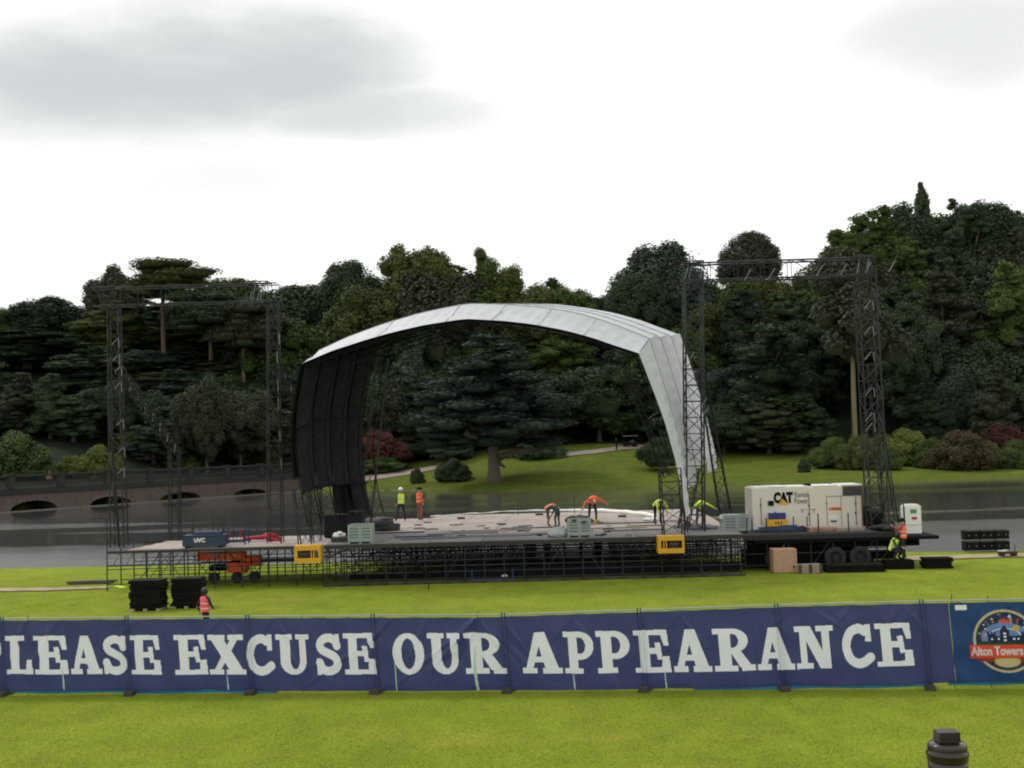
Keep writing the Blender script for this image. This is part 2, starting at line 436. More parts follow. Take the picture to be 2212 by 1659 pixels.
xs = np.unique(np.concatenate([np.arange(-165, 166, 2.5), [-1500, -800, -450, -300, -220, 220, 300, 450, 800, 1500]]))
ys = np.unique(np.concatenate([[-300, -100, -40, -20], np.arange(-8, 24, 1.0), np.arange(24, 62, 3.0), np.arange(62, 80, 0.4), np.arange(80, 140, 6.0), np.arange(140, 215, 1.0), np.arange(215, 420, 5.0), [450, 500, 600, 700, 850, 1000, 1500, 2200]]))
XX, YY = np.meshgrid(xs, ys)
ZZ = hgt(XX, YY)
V = np.stack([XX.ravel(), YY.ravel(), ZZ.ravel()], 1)
nx, ny = len(xs), len(ys)
ii, jj = np.meshgrid(np.arange(nx - 1), np.arange(ny - 1))
a = (jj * nx + ii).ravel(); Fq = np.stack([a, a + 1, a + nx + 1, a + nx], 1)
cx = V[Fq, 0].mean(1); cy = V[Fq, 1].mean(1); d_f = cy - Yf(cx)
dn_ = cy - Yn(cx)
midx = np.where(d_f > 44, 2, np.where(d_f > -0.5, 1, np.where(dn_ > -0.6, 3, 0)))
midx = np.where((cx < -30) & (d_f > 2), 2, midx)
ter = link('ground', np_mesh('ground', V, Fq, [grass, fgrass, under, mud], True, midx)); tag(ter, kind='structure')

# ------------------------------------------------------------------ lake
def watermat():
    m = bpy.data.materials.new('lake_water'); m.use_nodes = True; t = m.node_tree; b = t.nodes['Principled BSDF']
    b.inputs['Base Color'].default_value = (0.058, 0.062, 0.060, 1); b.inputs['Specular IOR Level'].default_value = 0.75; b.inputs['IOR'].default_value = 1.33
    g = t.nodes.new('ShaderNodeNewGeometry')
    sp_ = t.nodes.new('ShaderNodeSeparateXYZ'); t.links.new(g.outputs['Position'], sp_.inputs[0])
    def noise(s, det, st, loc=(0, 0, 0)):
        mp_ = t.nodes.new('ShaderNodeMapping'); mp_.inputs['Scale'].default_value = st; mp_.inputs['Location'].default_value = loc
        t.links.new(g.outputs['Position'], mp_.inputs[0])
        n = t.nodes.new('ShaderNodeTexNoise'); n.inputs['Scale'].default_value = s; n.inputs['Detail'].default_value = det
        t.links.new(mp_.outputs[0], n.inputs['Vector']); return n.outputs[0]
    bands = noise(1.0, 4, (0.014, 0.085, 1), (3.1, 0.4, 0))
    mr_ = t.nodes.new('ShaderNodeMapRange'); mr_.interpolation_type = 'SMOOTHSTEP'; t.links.new(bands, mr_.inputs[0]); mr_.inputs[1].default_value = .50; mr_.inputs[2].default_value = .60
    # the wind ruffles the near half of the lake; the lee under the trees is calm
    nearm = t.nodes.new('ShaderNodeMapRange'); nearm.interpolation_type = 'SMOOTHSTEP'; t.links.new(M_(t, 'ADD', sp_.outputs[1], M_(t, 'MULTIPLY', bands, 22)), nearm.inputs[0]); nearm.inputs[1].default_value = 102; nearm.inputs[2].default_value = 88
    farm = t.nodes.new('ShaderNodeMapRange'); farm.interpolation_type = 'SMOOTHSTEP'; t.links.new(sp_.outputs[1], farm.inputs[0]); farm.inputs[1].default_value = 134; farm.inputs[2].default_value = 112; farm.inputs[3].default_value = .0; farm.inputs[4].default_value = .5
    rip = M_(t, 'MAXIMUM', nearm.outputs[0], M_(t, 'MULTIPLY', mr_.outputs[0], M_(t, 'MAXIMUM', farm.outputs[0], .04)))
    w1 = noise(1.0, 3, (.5, 2.2, 1)); w2 = noise(1.0, 4, (2.2, 8, 1))
    hsum = M_(t, 'ADD', M_(t, 'MULTIPLY', w1, .6), M_(t, 'MULTIPLY', w2, .4))
    bp = t.nodes.new('ShaderNodeBump'); bp.inputs['Distance'].default_value = .22
    t.links.new(M_(t, 'MULTIPLY_ADD', rip, 1.6, .03), bp.inputs['Strength']); t.links.new(hsum, bp.inputs['Height'])
    t.links.new(bp.outputs[0], b.inputs['Normal'])
    t.links.new(M_(t, 'MULTIPLY_ADD', M_(t, 'MULTIPLY', rip, rip), .26, .04), b.inputs['Roughness'])
    return m
wm = watermat()
b_ = MB(); b_.v = [(-700, 60, WZ), (700, 60, WZ), (700, 330, WZ), (-700, 330, WZ)]; b_.f = [(0, 1, 2, 3)]; b_.m = [0]
lake = b_.build('lake_water', wm); tag(lake, kind='structure')

# mown grass blades standing on the nearer lawn
def blades(name, n, x0, x1, y0, y1, h, w, seed):
    g_ = np.random.default_rng(seed); Y_ = y0 + (y1 - y0) * g_.random(n) ** 1.15; X_ = (x0 + (x1 - x0) * g_.random(n)) * (Y_ / y1)
    Z_ = hgt(X_, Y_); a_ = g_.uniform(0, 6.28, n); hh = h * g_.uniform(.5, 1.5, n); l_ = g_.normal(0, .5, (n, 2)) * hh[:, None]
    dx, dy = np.cos(a_) * w, np.sin(a_) * w
    P_ = np.stack([np.stack([X_ - dx, Y_ - dy, Z_], 1), np.stack([X_ + dx, Y_ + dy, Z_], 1), np.stack([X_ + l_[:, 0], Y_ + l_[:, 1], Z_ + hh], 1)], 1).reshape(-1, 3)
    o = link(name, np_mesh(name, P_, np.arange(3 * n).reshape(-1, 3), [grass])); tag(o, kind='stuff'); return o
blades('grass_blades', 250000, -14.5, 14.5, 19, 33, .010, .010, 1)
blades('grass_blades', 260000, -30, 30, 33, 65, .010, .012, 2)
# paths
def strip(name, up_px, lo_px, m, lift, step=2, label=None, n=24):
    ups = [GT(*p) for p in up_px]; los = [GT(*p) for p in lo_px]
    vs_ = []; fs = []
    k = 0
    for i in range(len(ups) - 1):
        for j in range(n):
            f = j / n
            A = ups[i].lerp(ups[i + 1], f); B = los[i].lerp(los[i + 1], f)
            for w in (0, .25, .5, .75, 1):
                p = A.lerp(B, w); vs_.append((p.x, p.y, ground(p.x, p.y) + lift))
            k += 1
    for q in range(k - 1):
        for w in range(4):
            fs.append((q * 5 + w, q * 5 + w + 1, (q + 1) * 5 + w + 1, (q + 1) * 5 + w))
    mb = MB(); mb.add(vs_, fs); o = mb.build(name, m, smooth=True); tag(o, kind='structure'); return o
pathm = mat('pinkish_gravel_path', (0.22, 0.17, 0.155), 0.9, 0, 0.2, 0.6)
dirt = mat('bare_sandy_soil', (0.30, 0.235, 0.15), 0.9, 0, 0.3, 0.8)
strip('lakeside_path', [(785, 1026), (860, 1018), (950, 1006)], [(785, 1041), (860, 1030), (950, 1013)], pathm, 0.10)
strip('lakeside_path', [(1180, 984), (1290, 973), (1400, 962)], [(1180, 992), (1290, 981), (1400, 970)], pathm, 0.10)
def flatstrip(name, pts_up, pts_lo, m, lift=0.045):
    mb = MB(); ups = [G(*p) for p in pts_up]; los = [G(*p) for p in pts_lo]; vs_ = []; fs = []; n = 10; k = 0
    for i in range(len(ups) - 1):
        for j in range(n + (1 if i == len(ups) - 2 else 0)):
            A = ups[i].lerp(ups[i + 1], j / n); B = los[i].lerp(los[i + 1], j / n)
            wob = 0.12 * math.sin(k * 1.7)
            for p in (A + Vector((0, wob, 0)), B + Vector((0, -wob * .7, 0))): vs_.append((p.x, p.y, ground(p.x, p.y) + lift))
            k += 1
    for q in range(k - 1): fs.append((2 * q, 2 * q + 1, 2 * q + 3, 2 * q + 2))
    mb.add(vs_, fs); o = mb.build(name, m); tag(o, kind='structure')
flatstrip('worn_dirt_path', [(-60, 1273), (120, 1271), (235, 1268)], [(-60, 1280), (120, 1277), (235, 1272)], dirt)
flatstrip('shoreline_dirt', [(1960, 1203), (2100, 1200), (2260, 1196)], [(1960, 1212), (2100, 1207), (2260, 1203)], dirt)

# ================================================================== bridge
B0 = G(0, 1108, WZ); B1 = G(610, 1064, WZ)
bt = (B1 - B0); bt.z = 0; blen = bt.length; bt.normalize(); bn = Vector((-bt.y, bt.x, 0))   # bn points away from the camera side
if bn.y < 0: bn = -bn
br = thing('stone_bridge', 'low pinkish stone bridge with balustrade and flat arches across the left end of the lake', 'bridge', B0)
def bu(px, py):
    d = ray(px, py); nrm = bn
    tt = (B0 - CP).dot(nrm) / d.dot(nrm); q = CP + d * tt; return (q - B0).dot(bt), q.z
U0, U1 = -22.0, blen + 14
zw = 1.75
arcs = []
for (x0, x1, yb, yt) in ((22, 124, 1102, 1081), (194, 284, 1091, 1072), (345, 432, 1080, 1063), (505, 575, 1070, 1056)):
    ua = bu(x0, yb)[0]; ub = bu(x1, yb)[0]; arcs.append((ua, ub, min(1.25, bu((x0 + x1) / 2, yt)[1])))
arcs.insert(0, (arcs[0][0] - 14.5, arcs[0][0] - 9.5, 1.1))
def archz(u):
    for (a_, c_, zt) in arcs:
        if a_ < u < c_:
            q = (2 * (u - a_) / (c_ - a_) - 1); return -0.25 + (zt + .25) * math.sqrt(max(0, 1 - q * q)) ** 1.0
    return None
def bp_(u, off, z): return tuple(bt * u + bn * off + Vector((0, 0, z - WZ)))
wall = MB(); us = np.unique(np.concatenate([np.arange(U0, U1, 0.9)] + [np.linspace(a_, c_, 15) for a_, c_, _ in arcs]))
for u_a, u_b in zip(us[:-1], us[1:]):
    um = (u_a + u_b) / 2
    inside = archz(um) is not None
    za = (archz(u_a) if archz(u_a) is not None else -0.25) if inside else -1.2
    zb = (archz(u_b) if archz(u_b) is not None else -0.25) if inside else -1.2
    j = 0.02 * random.random()
    wall.add([bp_(u_a, j, za), bp_(u_b, j, zb), bp_(u_b, j, zw), bp_(u_a, j, zw), bp_(u_a, 5, za), bp_(u_b, 5, zb), bp_(u_b, 5, zw), bp_(u_a, 5, zw)],
             [(0, 1, 2, 3), (7, 6, 5, 4), (0, 4, 5, 1), (3, 2, 6, 7)])
wall.build('wall', stone, br)
bk = MB(); bk.add([bp_(U0, 4.6, -1.2), bp_(U1, 4.6, -1.2), bp_(U1, 4.6, 1.6), bp_(U0, 4.6, 1.6)], [(0, 1, 2, 3)]); bk.build('back_wall', stone, br)
for (a_, c_, zt) in arcs:      # proud ring of wedge stones round each arch
    rg = MB(); n = 15
    for i in range(n):
        def pt(k, e, off):
            t_ = math.pi * (1 - k / n); cxm = (a_ + c_) / 2; rx_ = (c_ - a_) / 2 + e; rz_ = zt + .25 + e
            return bp_(cxm + rx_ * math.cos(t_), off, -0.25 + rz_ * math.sin(t_))
        g_ = 0.06
        rg.add([pt(i + g_, 0.0, -.06), pt(i + 1 - g_, 0.0, -.06), pt(i + 1 - g_, .3, -.06), pt(i + g_, .3, -.06), pt(i + g_, 0.0, .1), pt(i + 1 - g_, 0.0, .1), pt(i + 1 - g_, .3, .1), pt(i + g_, .3, .1)],
               [(0, 1, 2, 3), (0, 4, 5, 1), (3, 2, 6, 7), (1, 5, 6, 2), (4, 0, 3, 7)])
    rg.build('arch_ring', stone, br)
def along(name, u_a, u_b, o0, o1, z0_, z1_, m, par=br):
    q = MB(); q.add([bp_(u_a, o0, z0_), bp_(u_b, o0, z0_), bp_(u_b, o1, z0_), bp_(u_a, o1, z0_), bp_(u_a, o0, z1_), bp_(u_b, o0, z1_), bp_(u_b, o1, z1_), bp_(u_a, o1, z1_)],
                    [(0, 1, 2, 3), (4, 5, 6, 7), (0, 1, 5, 4), (1, 2, 6, 5), (2, 3, 7, 6), (3, 0, 4, 7)]); return q.build(name, m, par)
along('cornice', U0, U1, -.16, .3, zw + .003, zw + .28, stoned)
along('plinth', U0, U1, -.02, .34, zw + .283, zw + .62, stoned)
along('coping', U0, U1, -.06, .40, 3.85, 4.08, stoned)
along('waterline_ledge', U0, U1, -.45, -.003, WZ - .3, WZ + .10, ledge)
bal = MB(); bal.lathe([(.09, 0), (.09, .08), (.05, .2), (.10, .55), (.055, 1.15), (.09, 1.35), (.09, 1.478)], n=6)
ub_mesh = bal.build('baluster', stoned, br)
piers = np.arange(U0 + 2, U1, 7.2)
first = True; cnt = 0
for u in np.arange(-9, U1, .30):
    if np.min(np.abs(piers - u)) < .62: continue
    if cnt > 285: break
    o = ub_mesh if first else ub_mesh.copy()
    if not first: COL.objects.link(o); o.parent = br
    first = False; o.location = Vector(bp_(u, .16, zw + .622)); cnt += 1
for u in piers:
    along('pier', u - .42, u + .42, -.12, .46, zw + .62, 3.85, stoned)
    along('pier_cap', u - .5, u + .5, -.18, .52, 4.083, 4.22, stoned)

# ================================================================== trees
def rand_unit(n):
    v = rng.normal(size=(n, 3)); return v / np.linalg.norm(v, axis=1, keepdims=True)
ICO = None
def ico():
    global ICO
    if ICO is None:
        import bmesh
        bm = bmesh.new(); bmesh.ops.create_icosphere(bm, subdivisions=2, radius=1)
        ICO = (np.array([v.co[:] for v in bm.verts]), np.array([[v.index for v in f.verts] for f in bm.faces])); bm.free()
    return ICO
def leaves(P, Nn, size, K=1.0, asp=1.6):
    n = len(P)
    t = np.cross(Nn, rand_unit(n)); t /= np.linalg.norm(t, axis=1, keepdims=True) + 1e-9
    b = np.cross(Nn, t)
    s = (size * rng.uniform(.6, 1.35, n))[:, None]
    l = t * s * asp; w = b * s
    l[:, 2] /= K; w[:, 2] /= K
    V = np.stack([P - l, P - w * .9 + l * .1, P + l, P + w * .9 - l * .1], 1).reshape(-1, 3)
    return V
KR = {'broad': 2.5, 'dome': 2.3, 'bush': 1.4, 'cedar': 3.2, 'flatpine': 3.5, 'hangpine': 3.0, 'conifer': 3.6}
def crown(kind, seed):
    global rng
    rng = np.random.default_rng(seed); rr = random.Random(seed)
    lobes = []   # centre, radii, count weight
    zc = .15
    nleaf, ls, up_ = 20000, .021, .25
    if kind == 'broad':
        for i in range(62):
            u = rand_unit(1)[0]; k = rr.uniform(.45, .86) * (1 + .15 * math.sin(u[0] * 4 + seed) * math.cos(u[1] * 5))
            c = np.array([u[0] * k, u[1] * k, .54 + u[2] * .36 * (k + .1)])
            r = rr.uniform(.09, .24); lobes.append((c, np.array([r * rr.uniform(.9, 1.3), r, r * .5])))
        lobes.append((np.array([0, 0, .52]), np.array([.66, .66, .32])))
    elif kind == 'dome':
        for i in range(44):
            u = rand_unit(1)[0]; k = .78
            c = np.array([u[0] * k, u[1] * k, .5 + u[2] * .40 * .92])
            r = rr.uniform(.15, .24); lobes.append((c, np.array([r, r, r * .55])))
        lobes.append((np.array([0, 0, .5]), np.array([.75, .75, .40])))
        ls = .022
    elif kind == 'bush':
        for i in range(58):
            u = rand_unit(1)[0]; u[2] = abs(u[2]); k = rr.uniform(.45, .86) * (1 + .14 * math.sin(u[0] * 5 + seed) * math.cos(u[1] * 4 + seed))
            c = np.array([u[0] * k, u[1] * k, .10 + u[2] * .74 * rr.uniform(.8, 1.0)]); r = rr.uniform(.09, .27)
            lobes.append((c, np.array([r * rr.uniform(.9, 1.4), r, r * .75])))
        lobes.append((np.array([0, 0, .25]), np.array([.72, .72, .45]))); nleaf = 16000; ls = .021
    elif kind == 'cedar':
        zl = np.linspace(.16, .95, 11)
        for li, z in enumerate(zl):
            env = .95 * (1 - max(0, (z - .5) / .6) ** 1.5) if z > .3 else .85
            env *= rr.uniform(.82, 1.05)
            for k in range(rr.randint(8, 11)):
                a_ = rr.uniform(0, 6.28); rad = env * rr.uniform(.3, .85)
                sz = rr.uniform(.12, .26) * (env + .15)
                lobes.append((np.array([rad * math.cos(a_), rad * math.sin(a_), z + rr.uniform(-.07, .07) - rad * .05]), np.array([sz * 1.3, sz * 1.2, sz * rr.uniform(.18, .36)])))
        for q in range(7): lobes.append((np.array([0, 0, .25 + q * .1]), np.array([.3 * (1 - q * .1), .3 * (1 - q * .1), .06])))
        ls = .021; up_ = .5
    elif kind == 'flatpine':     # bare trunk, flat spreading top
        for li, z in enumerate(np.linspace(.66, .95, 6)):
            for k in range(6):
                a_ = rr.uniform(0, 6.28); rad = rr.uniform(.2, .75) * (1.05 - abs(z - .8) * 1.6)
                sz = rr.uniform(.2, .34); lobes.append((np.array([rad * math.cos(a_), rad * math.sin(a_), z]), np.array([sz * 1.2, sz * 1.2, sz * .16])))
        ls = .021; up_ = .5; nleaf = 14000
    elif kind == 'hangpine':     # bare trunk, heavy drooping crown
        for i in range(34):
            a_ = rr.uniform(0, 6.28); z = rr.uniform(.5, .95); rad = rr.uniform(.1, .8) * (1.2 - z) * 1.6
            rad = min(rad, .8); sz = rr.uniform(.18, .32); lobes.append((np.array([rad * math.cos(a_), rad * math.sin(a_), z]), np.array([sz, sz, sz * .35])))
        ls = .024; up_ = .3
    elif kind == 'conifer':
        for li, z in enumerate(np.linspace(.05, .97, 30)):
            env = (.92 * (1 - z) ** .85 + .03) * rr.uniform(.8, 1.12)
            for k in range(7):
                a_ = rr.uniform(0, 6.28); rad = env * rr.uniform(.3, .7); sz = env * rr.uniform(.25, .5) + .02
                lobes.append((np.array([rad * math.cos(a_), rad * math.sin(a_), z - rad * .05]), np.array([sz, sz, .02 + sz * .12])))
        ls = .020; up_ = .45
    wts = np.array([(r[0] * r[1] + r[0] * r[2] * 2) for _, r in lobes]); wts /= wts.sum()
    Vs = []; Fs = []; off = 0
    for (c, r), w in zip(lobes, wts):
        n = max(30, int(nleaf * w)); u = rand_unit(n)
        u[:, 2] = np.where(u[:, 2] < -.25, -u[:, 2], u[:, 2])
        rad_ = (rng.uniform(.80, 1.2, n) + (rng.random(n) < .10) * rng.uniform(0, .16, n))[:, None]
        P = c + u * r * rad_
        nn = u / r; nn /= np.linalg.norm(nn, axis=1, keepdims=True)
        nn = nn * (1 - up_) + np.array([0, 0, 1]) * up_ + rand_unit(n) * .55; nn /= np.linalg.norm(nn, axis=1, keepdims=True)
        P[:, 2] = np.maximum(P[:, 2], .0)
        Vl = leaves(P, nn, ls, KR[kind]); Vs.append(Vl); Fs.append(np.arange(off, off + len(Vl)).reshape(-1, 4)); off += len(Vl)
    V = np.concatenate(Vs); Fq = np.concatenate(Fs)
    # solid core in each clump, added to block light through the leaves
    iv, itr = ico(); CV = []; CF = []; co_ = len(V)
    for c, r in lobes:
        q = c + iv * r * .80 * (1 + .12 * np.sin(iv[:, [0]] * 9 + iv[:, [1]] * 7)); CV.append(q); CF.append(itr + co_); co_ += len(q)
    CV = np.concatenate(CV); CF = np.concatenate(CF)
    CV[:, 2] = np.maximum(CV[:, 2], .0)
    me = bpy.data.meshes.new('crown_' + kind)
    allv = np.concatenate([V, CV]); me.vertices.add(len(allv)); me.vertices.foreach_set('co', allv.astype(np.float32).ravel())
    li_ = np.concatenate([Fq.ravel(), CF.ravel()]); me.loops.add(len(li_)); me.loops.foreach_set('vertex_index', li_.astype(np.int32))
    starts = np.concatenate([np.arange(0, Fq.size, 4), Fq.size + np.arange(0, CF.size, 3)]); me.polygons.add(len(starts)); me.polygons.foreach_set('loop_start', starts.astype(np.int32))
    me.materials.append(LF['dark']); me.update(calc_edges=True)
    # trunk with limbs
    tb = MB()
    top = {'broad': .6, 'dome': .5, 'bush': .3, 'cedar': .9, 'flatpine': .9, 'hangpine': .85, 'conifer': .95}[kind]
    w0 = {'broad': .05, 'dome': .06, 'bush': .04, 'cedar': .075, 'flatpine': .055, 'hangpine': .05, 'conifer': .05}[kind]
    pts = [(math.sin(z * 5 + seed) * .02 * z, math.cos(z * 4 + seed) * .02 * z, z * top) for z in np.linspace(-.04, 1, 8)]
    tb.tube(pts, [w0 * (1.35 if i == 0 else 1) * (1 - .7 * i / 8) for i in range(8)], 9)
    pick = rr.sample(lobes, min(len(lobes), 14))
    for c, r in pick:
        z0_ = max(.12, min(top * .95, c[2] * (.72 if kind not in ('conifer', 'hangpine', 'flatpine') else .93)))
        s_ = Vector((0, 0, z0_)); e_ = Vector(c)
        md = s_.lerp(e_, .5) + Vector((0, 0, .02))
        tb.tube([s_, md, e_], [w0 * .36, w0 * .25, w0 * .1], 5)
    tm = bpy.data.meshes.new('trunk_' + kind); tm.from_pydata(tb.v, [], tb.f); tm.materials.append(bark); tm.polygons.foreach_set('use_smooth', [True] * len(tm.polygons)); tm.update()
    return me, tm
PROTO = {}
for k, n in (('broad', 3), ('dome', 2), ('bush', 3), ('cedar', 3), ('flatpine', 2), ('hangpine', 1), ('conifer', 2)):
    PROTO[k] = [crown(k, 100 + 17 * i + len(k)) for i in range(n)]
rng = np.random.default_rng(5); random.seed(5)
def tree_world(x, y, z0_, H, Rr, kind, leaf, label, cat='tree', group=None, name=None, barkm=None, variant=None, trunk=True, ck=None):
    nm = name or {'broad': 'broadleaf_tree', 'dome': 'broadleaf_tree', 'bush': 'bush', 'cedar': 'cedar_tree', 'flatpine': 'pine_tree', 'hangpine': 'pine_tree', 'conifer': 'conifer_tree'}[kind]
    t = thing(nm, label, cat, (x, y, z0_), random.uniform(0, 6.28), group)
    me, tm = PROTO[kind][(variant if variant is not None else random.randrange(9)) % len(PROTO[kind])]
    kk = {'broad': 2.5, 'dome': 2.3, 'bush': 99, 'cedar': 3.4, 'flatpine': 99, 'hangpine': 99, 'conifer': 4.3}[kind]
    if y < 236 and kind == 'broad': kk = 3.1
    Hc = min(H, kk * Rr) if ck is None else H * ck
    c = link('crown' if kind != 'bush' else 'foliage', me, t); c.scale = (Rr, Rr, Hc); c.location = (0, 0, H - Hc)
    c.material_slots[0].link = 'OBJECT'; c.material_slots[0].material = LF[leaf]
    if trunk:
        q = link('trunk' if kind != 'bush' else 'stem', tm, t); q.scale = (Rr, Rr, H)
        q.material_slots[0].link = 'OBJECT'; q.material_slots[0].material = barkm or bark
    return t
def tree(px, topy, wpx, Y, kind, leaf, label, base=None, **kw):
    """px, topy: crown centre and tip in the photograph; Y: how far away it stands."""
    p = at(px, topy, Y); s = F / Y; Rr = wpx / 2 / s / .95 * (1.2 if kind in ('broad', 'dome') and Y > 235 and topy < 700 else 1.25 if kind == 'conifer' else 1.0)
    if base is not None: z0_ = at(px, base, Y).z
    else: z0_ = ground(p.x, Y)
    return tree_world(p.x, Y, min(z0_, ground(p.x, Y)) - .1 if base is None else z0_, (p.z - z0_) / (.98 if kind != 'bush' else .95), Rr, kind, leaf, label, **kw)
T = tree
# left wood
T(-45, 652, 120, 255, 'broad', 'mid', 'grey-green tree cut by the left edge of the photo, above the bridge')
T(100, 642, 165, 262, 'dome', 'dark', 'dark round-topped tree left of the tall pines on the left skyline')
T(245, 572, 110, 262, 'broad', 'brown', 'dark craggy pine crown highest at the left end of the skyline', name='pine_tree')
T(352, 570, 235, 246, 'flatpine', 'oliv', 'tall pine with wispy flat top and reddish trunk behind the left truss frame', barkm=barkr, variant=0)
T(240, 645, 160, 250, 'cedar', 'oliv', 'layered cedar with yellowish ends behind the left tower of the left truss frame')
T(500, 598, 170, 262, 'dome', 'mid', 'round tree behind the right head of the left truss frame')
T(455, 640, 230, 240, 'flatpine', 'dark', 'leaning dark pine with forked trunk in the middle of the left truss frame', barkm=barkr, variant=1)
T(525, 660, 190, 234, 'flatpine', 'brown', 'dark pine with thick bare brown trunk left of the stage roof', barkm=barkr, variant=0)
T(640, 612, 190, 275, 'dome', 'dark', 'low rounded tree on the skyline between the left truss and the centre wood')
T(620, 680, 190, 240, 'broad', 'mid', 'mid green tree directly above the left corner of the stage roof')
T(60, 705, 260, 238, 'cedar', 'dark', 'wide dark cedar with tiered branches at the far left above the bridge')
T(195, 745, 200, 226, 'cedar', 'dark', 'dark green cedar between the far left cedar and the left lattice tower')
T(-60, 760, 220, 215, 'cedar', 'dark', 'deep green cedar partly out of the left edge of the photo')
T(420, 845, 130, 215, 'conifer', 'dark', 'dark green fir behind the balustrade under the left truss')
T(490, 875, 150, 212, 'cedar', 'mid', 'spreading young cedar behind the balustrade left of the stage roof leg')
T(300, 925, 120, 196, 'broad', 'oliv', 'yellowish bushy tree standing behind the bridge near the left tower')
T(345, 800, 170, 232, 'broad', 'mid', 'green broadleaf tree in the shade under the left pines')
T(560, 850, 120, 228, 'broad', 'mid', 'leafy tree just left of the black side wall of the stage')
T(30, 935, 190, 172, 'bush', 'mid', 'large round green bush behind the bridge at the left edge', cat='bush', base=1040)
T(215, 962, 110, 178, 'bush', 'pale', 'light green bush behind the bridge left of the lattice tower', cat='bush', base=1040)
T(158, 985, 80, 176, 'bush', 'pale', 'small pale green bush in the gap behind the bridge balustrade', cat='bush', base=1035)
T(590, 925, 95, 205, 'bush', 'oliv', 'rounded light olive bush behind the right tower of the left truss', cat='bush', base=1020)
T(400, 985, 80, 193, 'bush', 'mid', 'low green bush behind the balustrade in the middle of the left truss', cat='bush', base=1022)
T(700, 925, 140, 205, 'broad', 'mid', 'shrubby tree behind the black side wall of the stage')
# centre wood
T(755, 568, 140, 270, 'dome', 'dark', 'dark round tree left of the highest centre tree')
T(795, 600, 170, 255, 'broad', 'oliv', 'brownish green tree over the left shoulder of the stage roof')
T(905, 518, 165, 268, 'broad', 'oliv', 'highest airy tree of the centre wood above the stage roof')
T(935, 560, 210, 258, 'broad', 'brown', 'wide brownish tree below the highest centre tree')
T(1000, 565, 160, 262, 'broad', 'mid', 'green tree right of the highest centre tree')
T(1072, 560, 130, 264, 'broad', 'pale', 'lighter green tree beside the thin flat-topped pine on the centre skyline')
T(1038, 542, 46, 275, 'flatpine', 'oliv', 'thin flat-topped pine poking out of the centre skyline')
T(1130, 605, 140, 262, 'broad', 'oliv', 'olive tree over the top of the stage roof, right of centre')
T(1210, 610, 150, 268, 'broad', 'mid', 'sloping-topped tree at the right end of the centre wood')
T(1275, 640, 80, 272, 'dome', 'dark', 'last dark tree of the centre wood before the gap of sky')
T(1060, 735, 350, GT(1058, 1042, 120).y, 'cedar', 'blue', 'huge dark cedar on the far lawn framed by the stage roof', barkm=mat('brownish_cedar_bark', (0.10, 0.085, 0.062), 0.9, 0, .3, 2.0, bump=.5, bscale=5, stretch=(1, 1, .2)), variant=1, ck=.80)
T(890, 745, 170, 226, 'conifer', 'blue', 'tall dark fir seen under the left half of the stage roof')
T(970, 880, 130, 214, 'cedar', 'blue', 'low-branched dark conifer left of the huge cedar trunk')
T(1170, 800, 230, 217, 'broad', 'dark', 'dark tree behind the right side of the huge cedar')
T(1290, 780, 200, 219, 'broad', 'dark', 'dark green tree left of the white side flap of the roof')
T(1330, 880, 110, 221, 'broad', 'mid', 'green tree above the path right of centre under the roof')
T(812, 932, 135, 214, 'bush', 'red', 'russet red maple seen beside the black side wall of the stage', cat='tree', base=996, name='maple_tree')
T(822, 985, 130, 211, 'bush', 'mid', 'clipped green hedge mass below the red maple', cat='hedge', base=1022, name='hedge')
T(900, 1010, 34, 188, 'bush', 'dark', 'tiny dark bush on the far lawn between the two standing workers', cat='bush', base=1046)
T(978, 992, 96, 187, 'bush', 'dark', 'dark bush on the lawn at the left foot of the huge cedar', cat='bush', base=1040)
T(1160, 952, 130, 203, 'bush', 'dark', 'dark shrubs at the right of the huge cedar trunk', cat='bush', base=1000)
T(1420, 945, 100, 186, 'bush', 'dark', 'nearly black round bush behind the right front leg of the roof', cat='bush', base=1008)
# right wood
T(1432, 528, 200, 262, 'dome', 'blue', 'big smooth bluish dome-shaped tree right of the gap of sky', variant=0)
T(1375, 590, 120, 250, 'dome', 'dark', 'lower dark dome tree at the left foot of the smooth dome tree', variant=1)
T(1613, 500, 118, 280, 'dome', 'brown', 'lone round-headed pine between the dome tree and the right wood', variant=1, name='pine_tree')
T(1600, 630, 200, 240, 'cedar', 'dark', 'dark layered cedar right of the right truss tower')
T(1660, 700, 230, 215, 'cedar', 'dark', 'deep green cedar with drooping tiers behind the generator')
T(1530, 640, 150, 245, 'broad', 'oliv', 'olive green tree behind the left tower of the right truss')
T(1450, 690, 180, 235, 'broad', 'mid', 'mid green tree over the right corner of the stage roof')
T(1832, 560, 250, 205, 'hangpine', 'brown', 'tall pine with bare pale trunk and heavy hanging crown at right', barkm=barkp)
T(1890, 452, 240, 262, 'cedar', 'mid', 'huge tiered cedar at the left end of the tall right wood', variant=2)
T(1990, 398, 130, 276, 'conifer', 'dark', 'pointed dark fir forming the highest tip of the skyline')
T(1815, 500, 150, 256, 'cedar', 'mid', 'green cedar whose branches jut out over the right truss')
T(2065, 440, 120, 272, 'cedar', 'dark', 'dark cedar right of the pointed fir')
T(2130, 438, 150, 266, 'dome', 'dark', 'dark rounded tree near the right edge of the skyline')
T(2225, 465, 120, 268, 'conifer', 'brown', 'brownish conifer tip at the right edge of the photo')
T(2030, 590, 240, 228, 'cedar', 'brown', 'very dark broad cedar behind the right tower of the right truss')
T(2175, 580, 200, 224, 'cedar', 'mid', 'greener cedar at the right edge above the rhododendrons')
T(1940, 620, 200, 238, 'cedar', 'dark', 'dark cedar between the bare-trunk pine and the far right trees')
T(1740, 640, 170, 238, 'cedar', 'dark', 'dark cedar left of the bare-trunk pine')
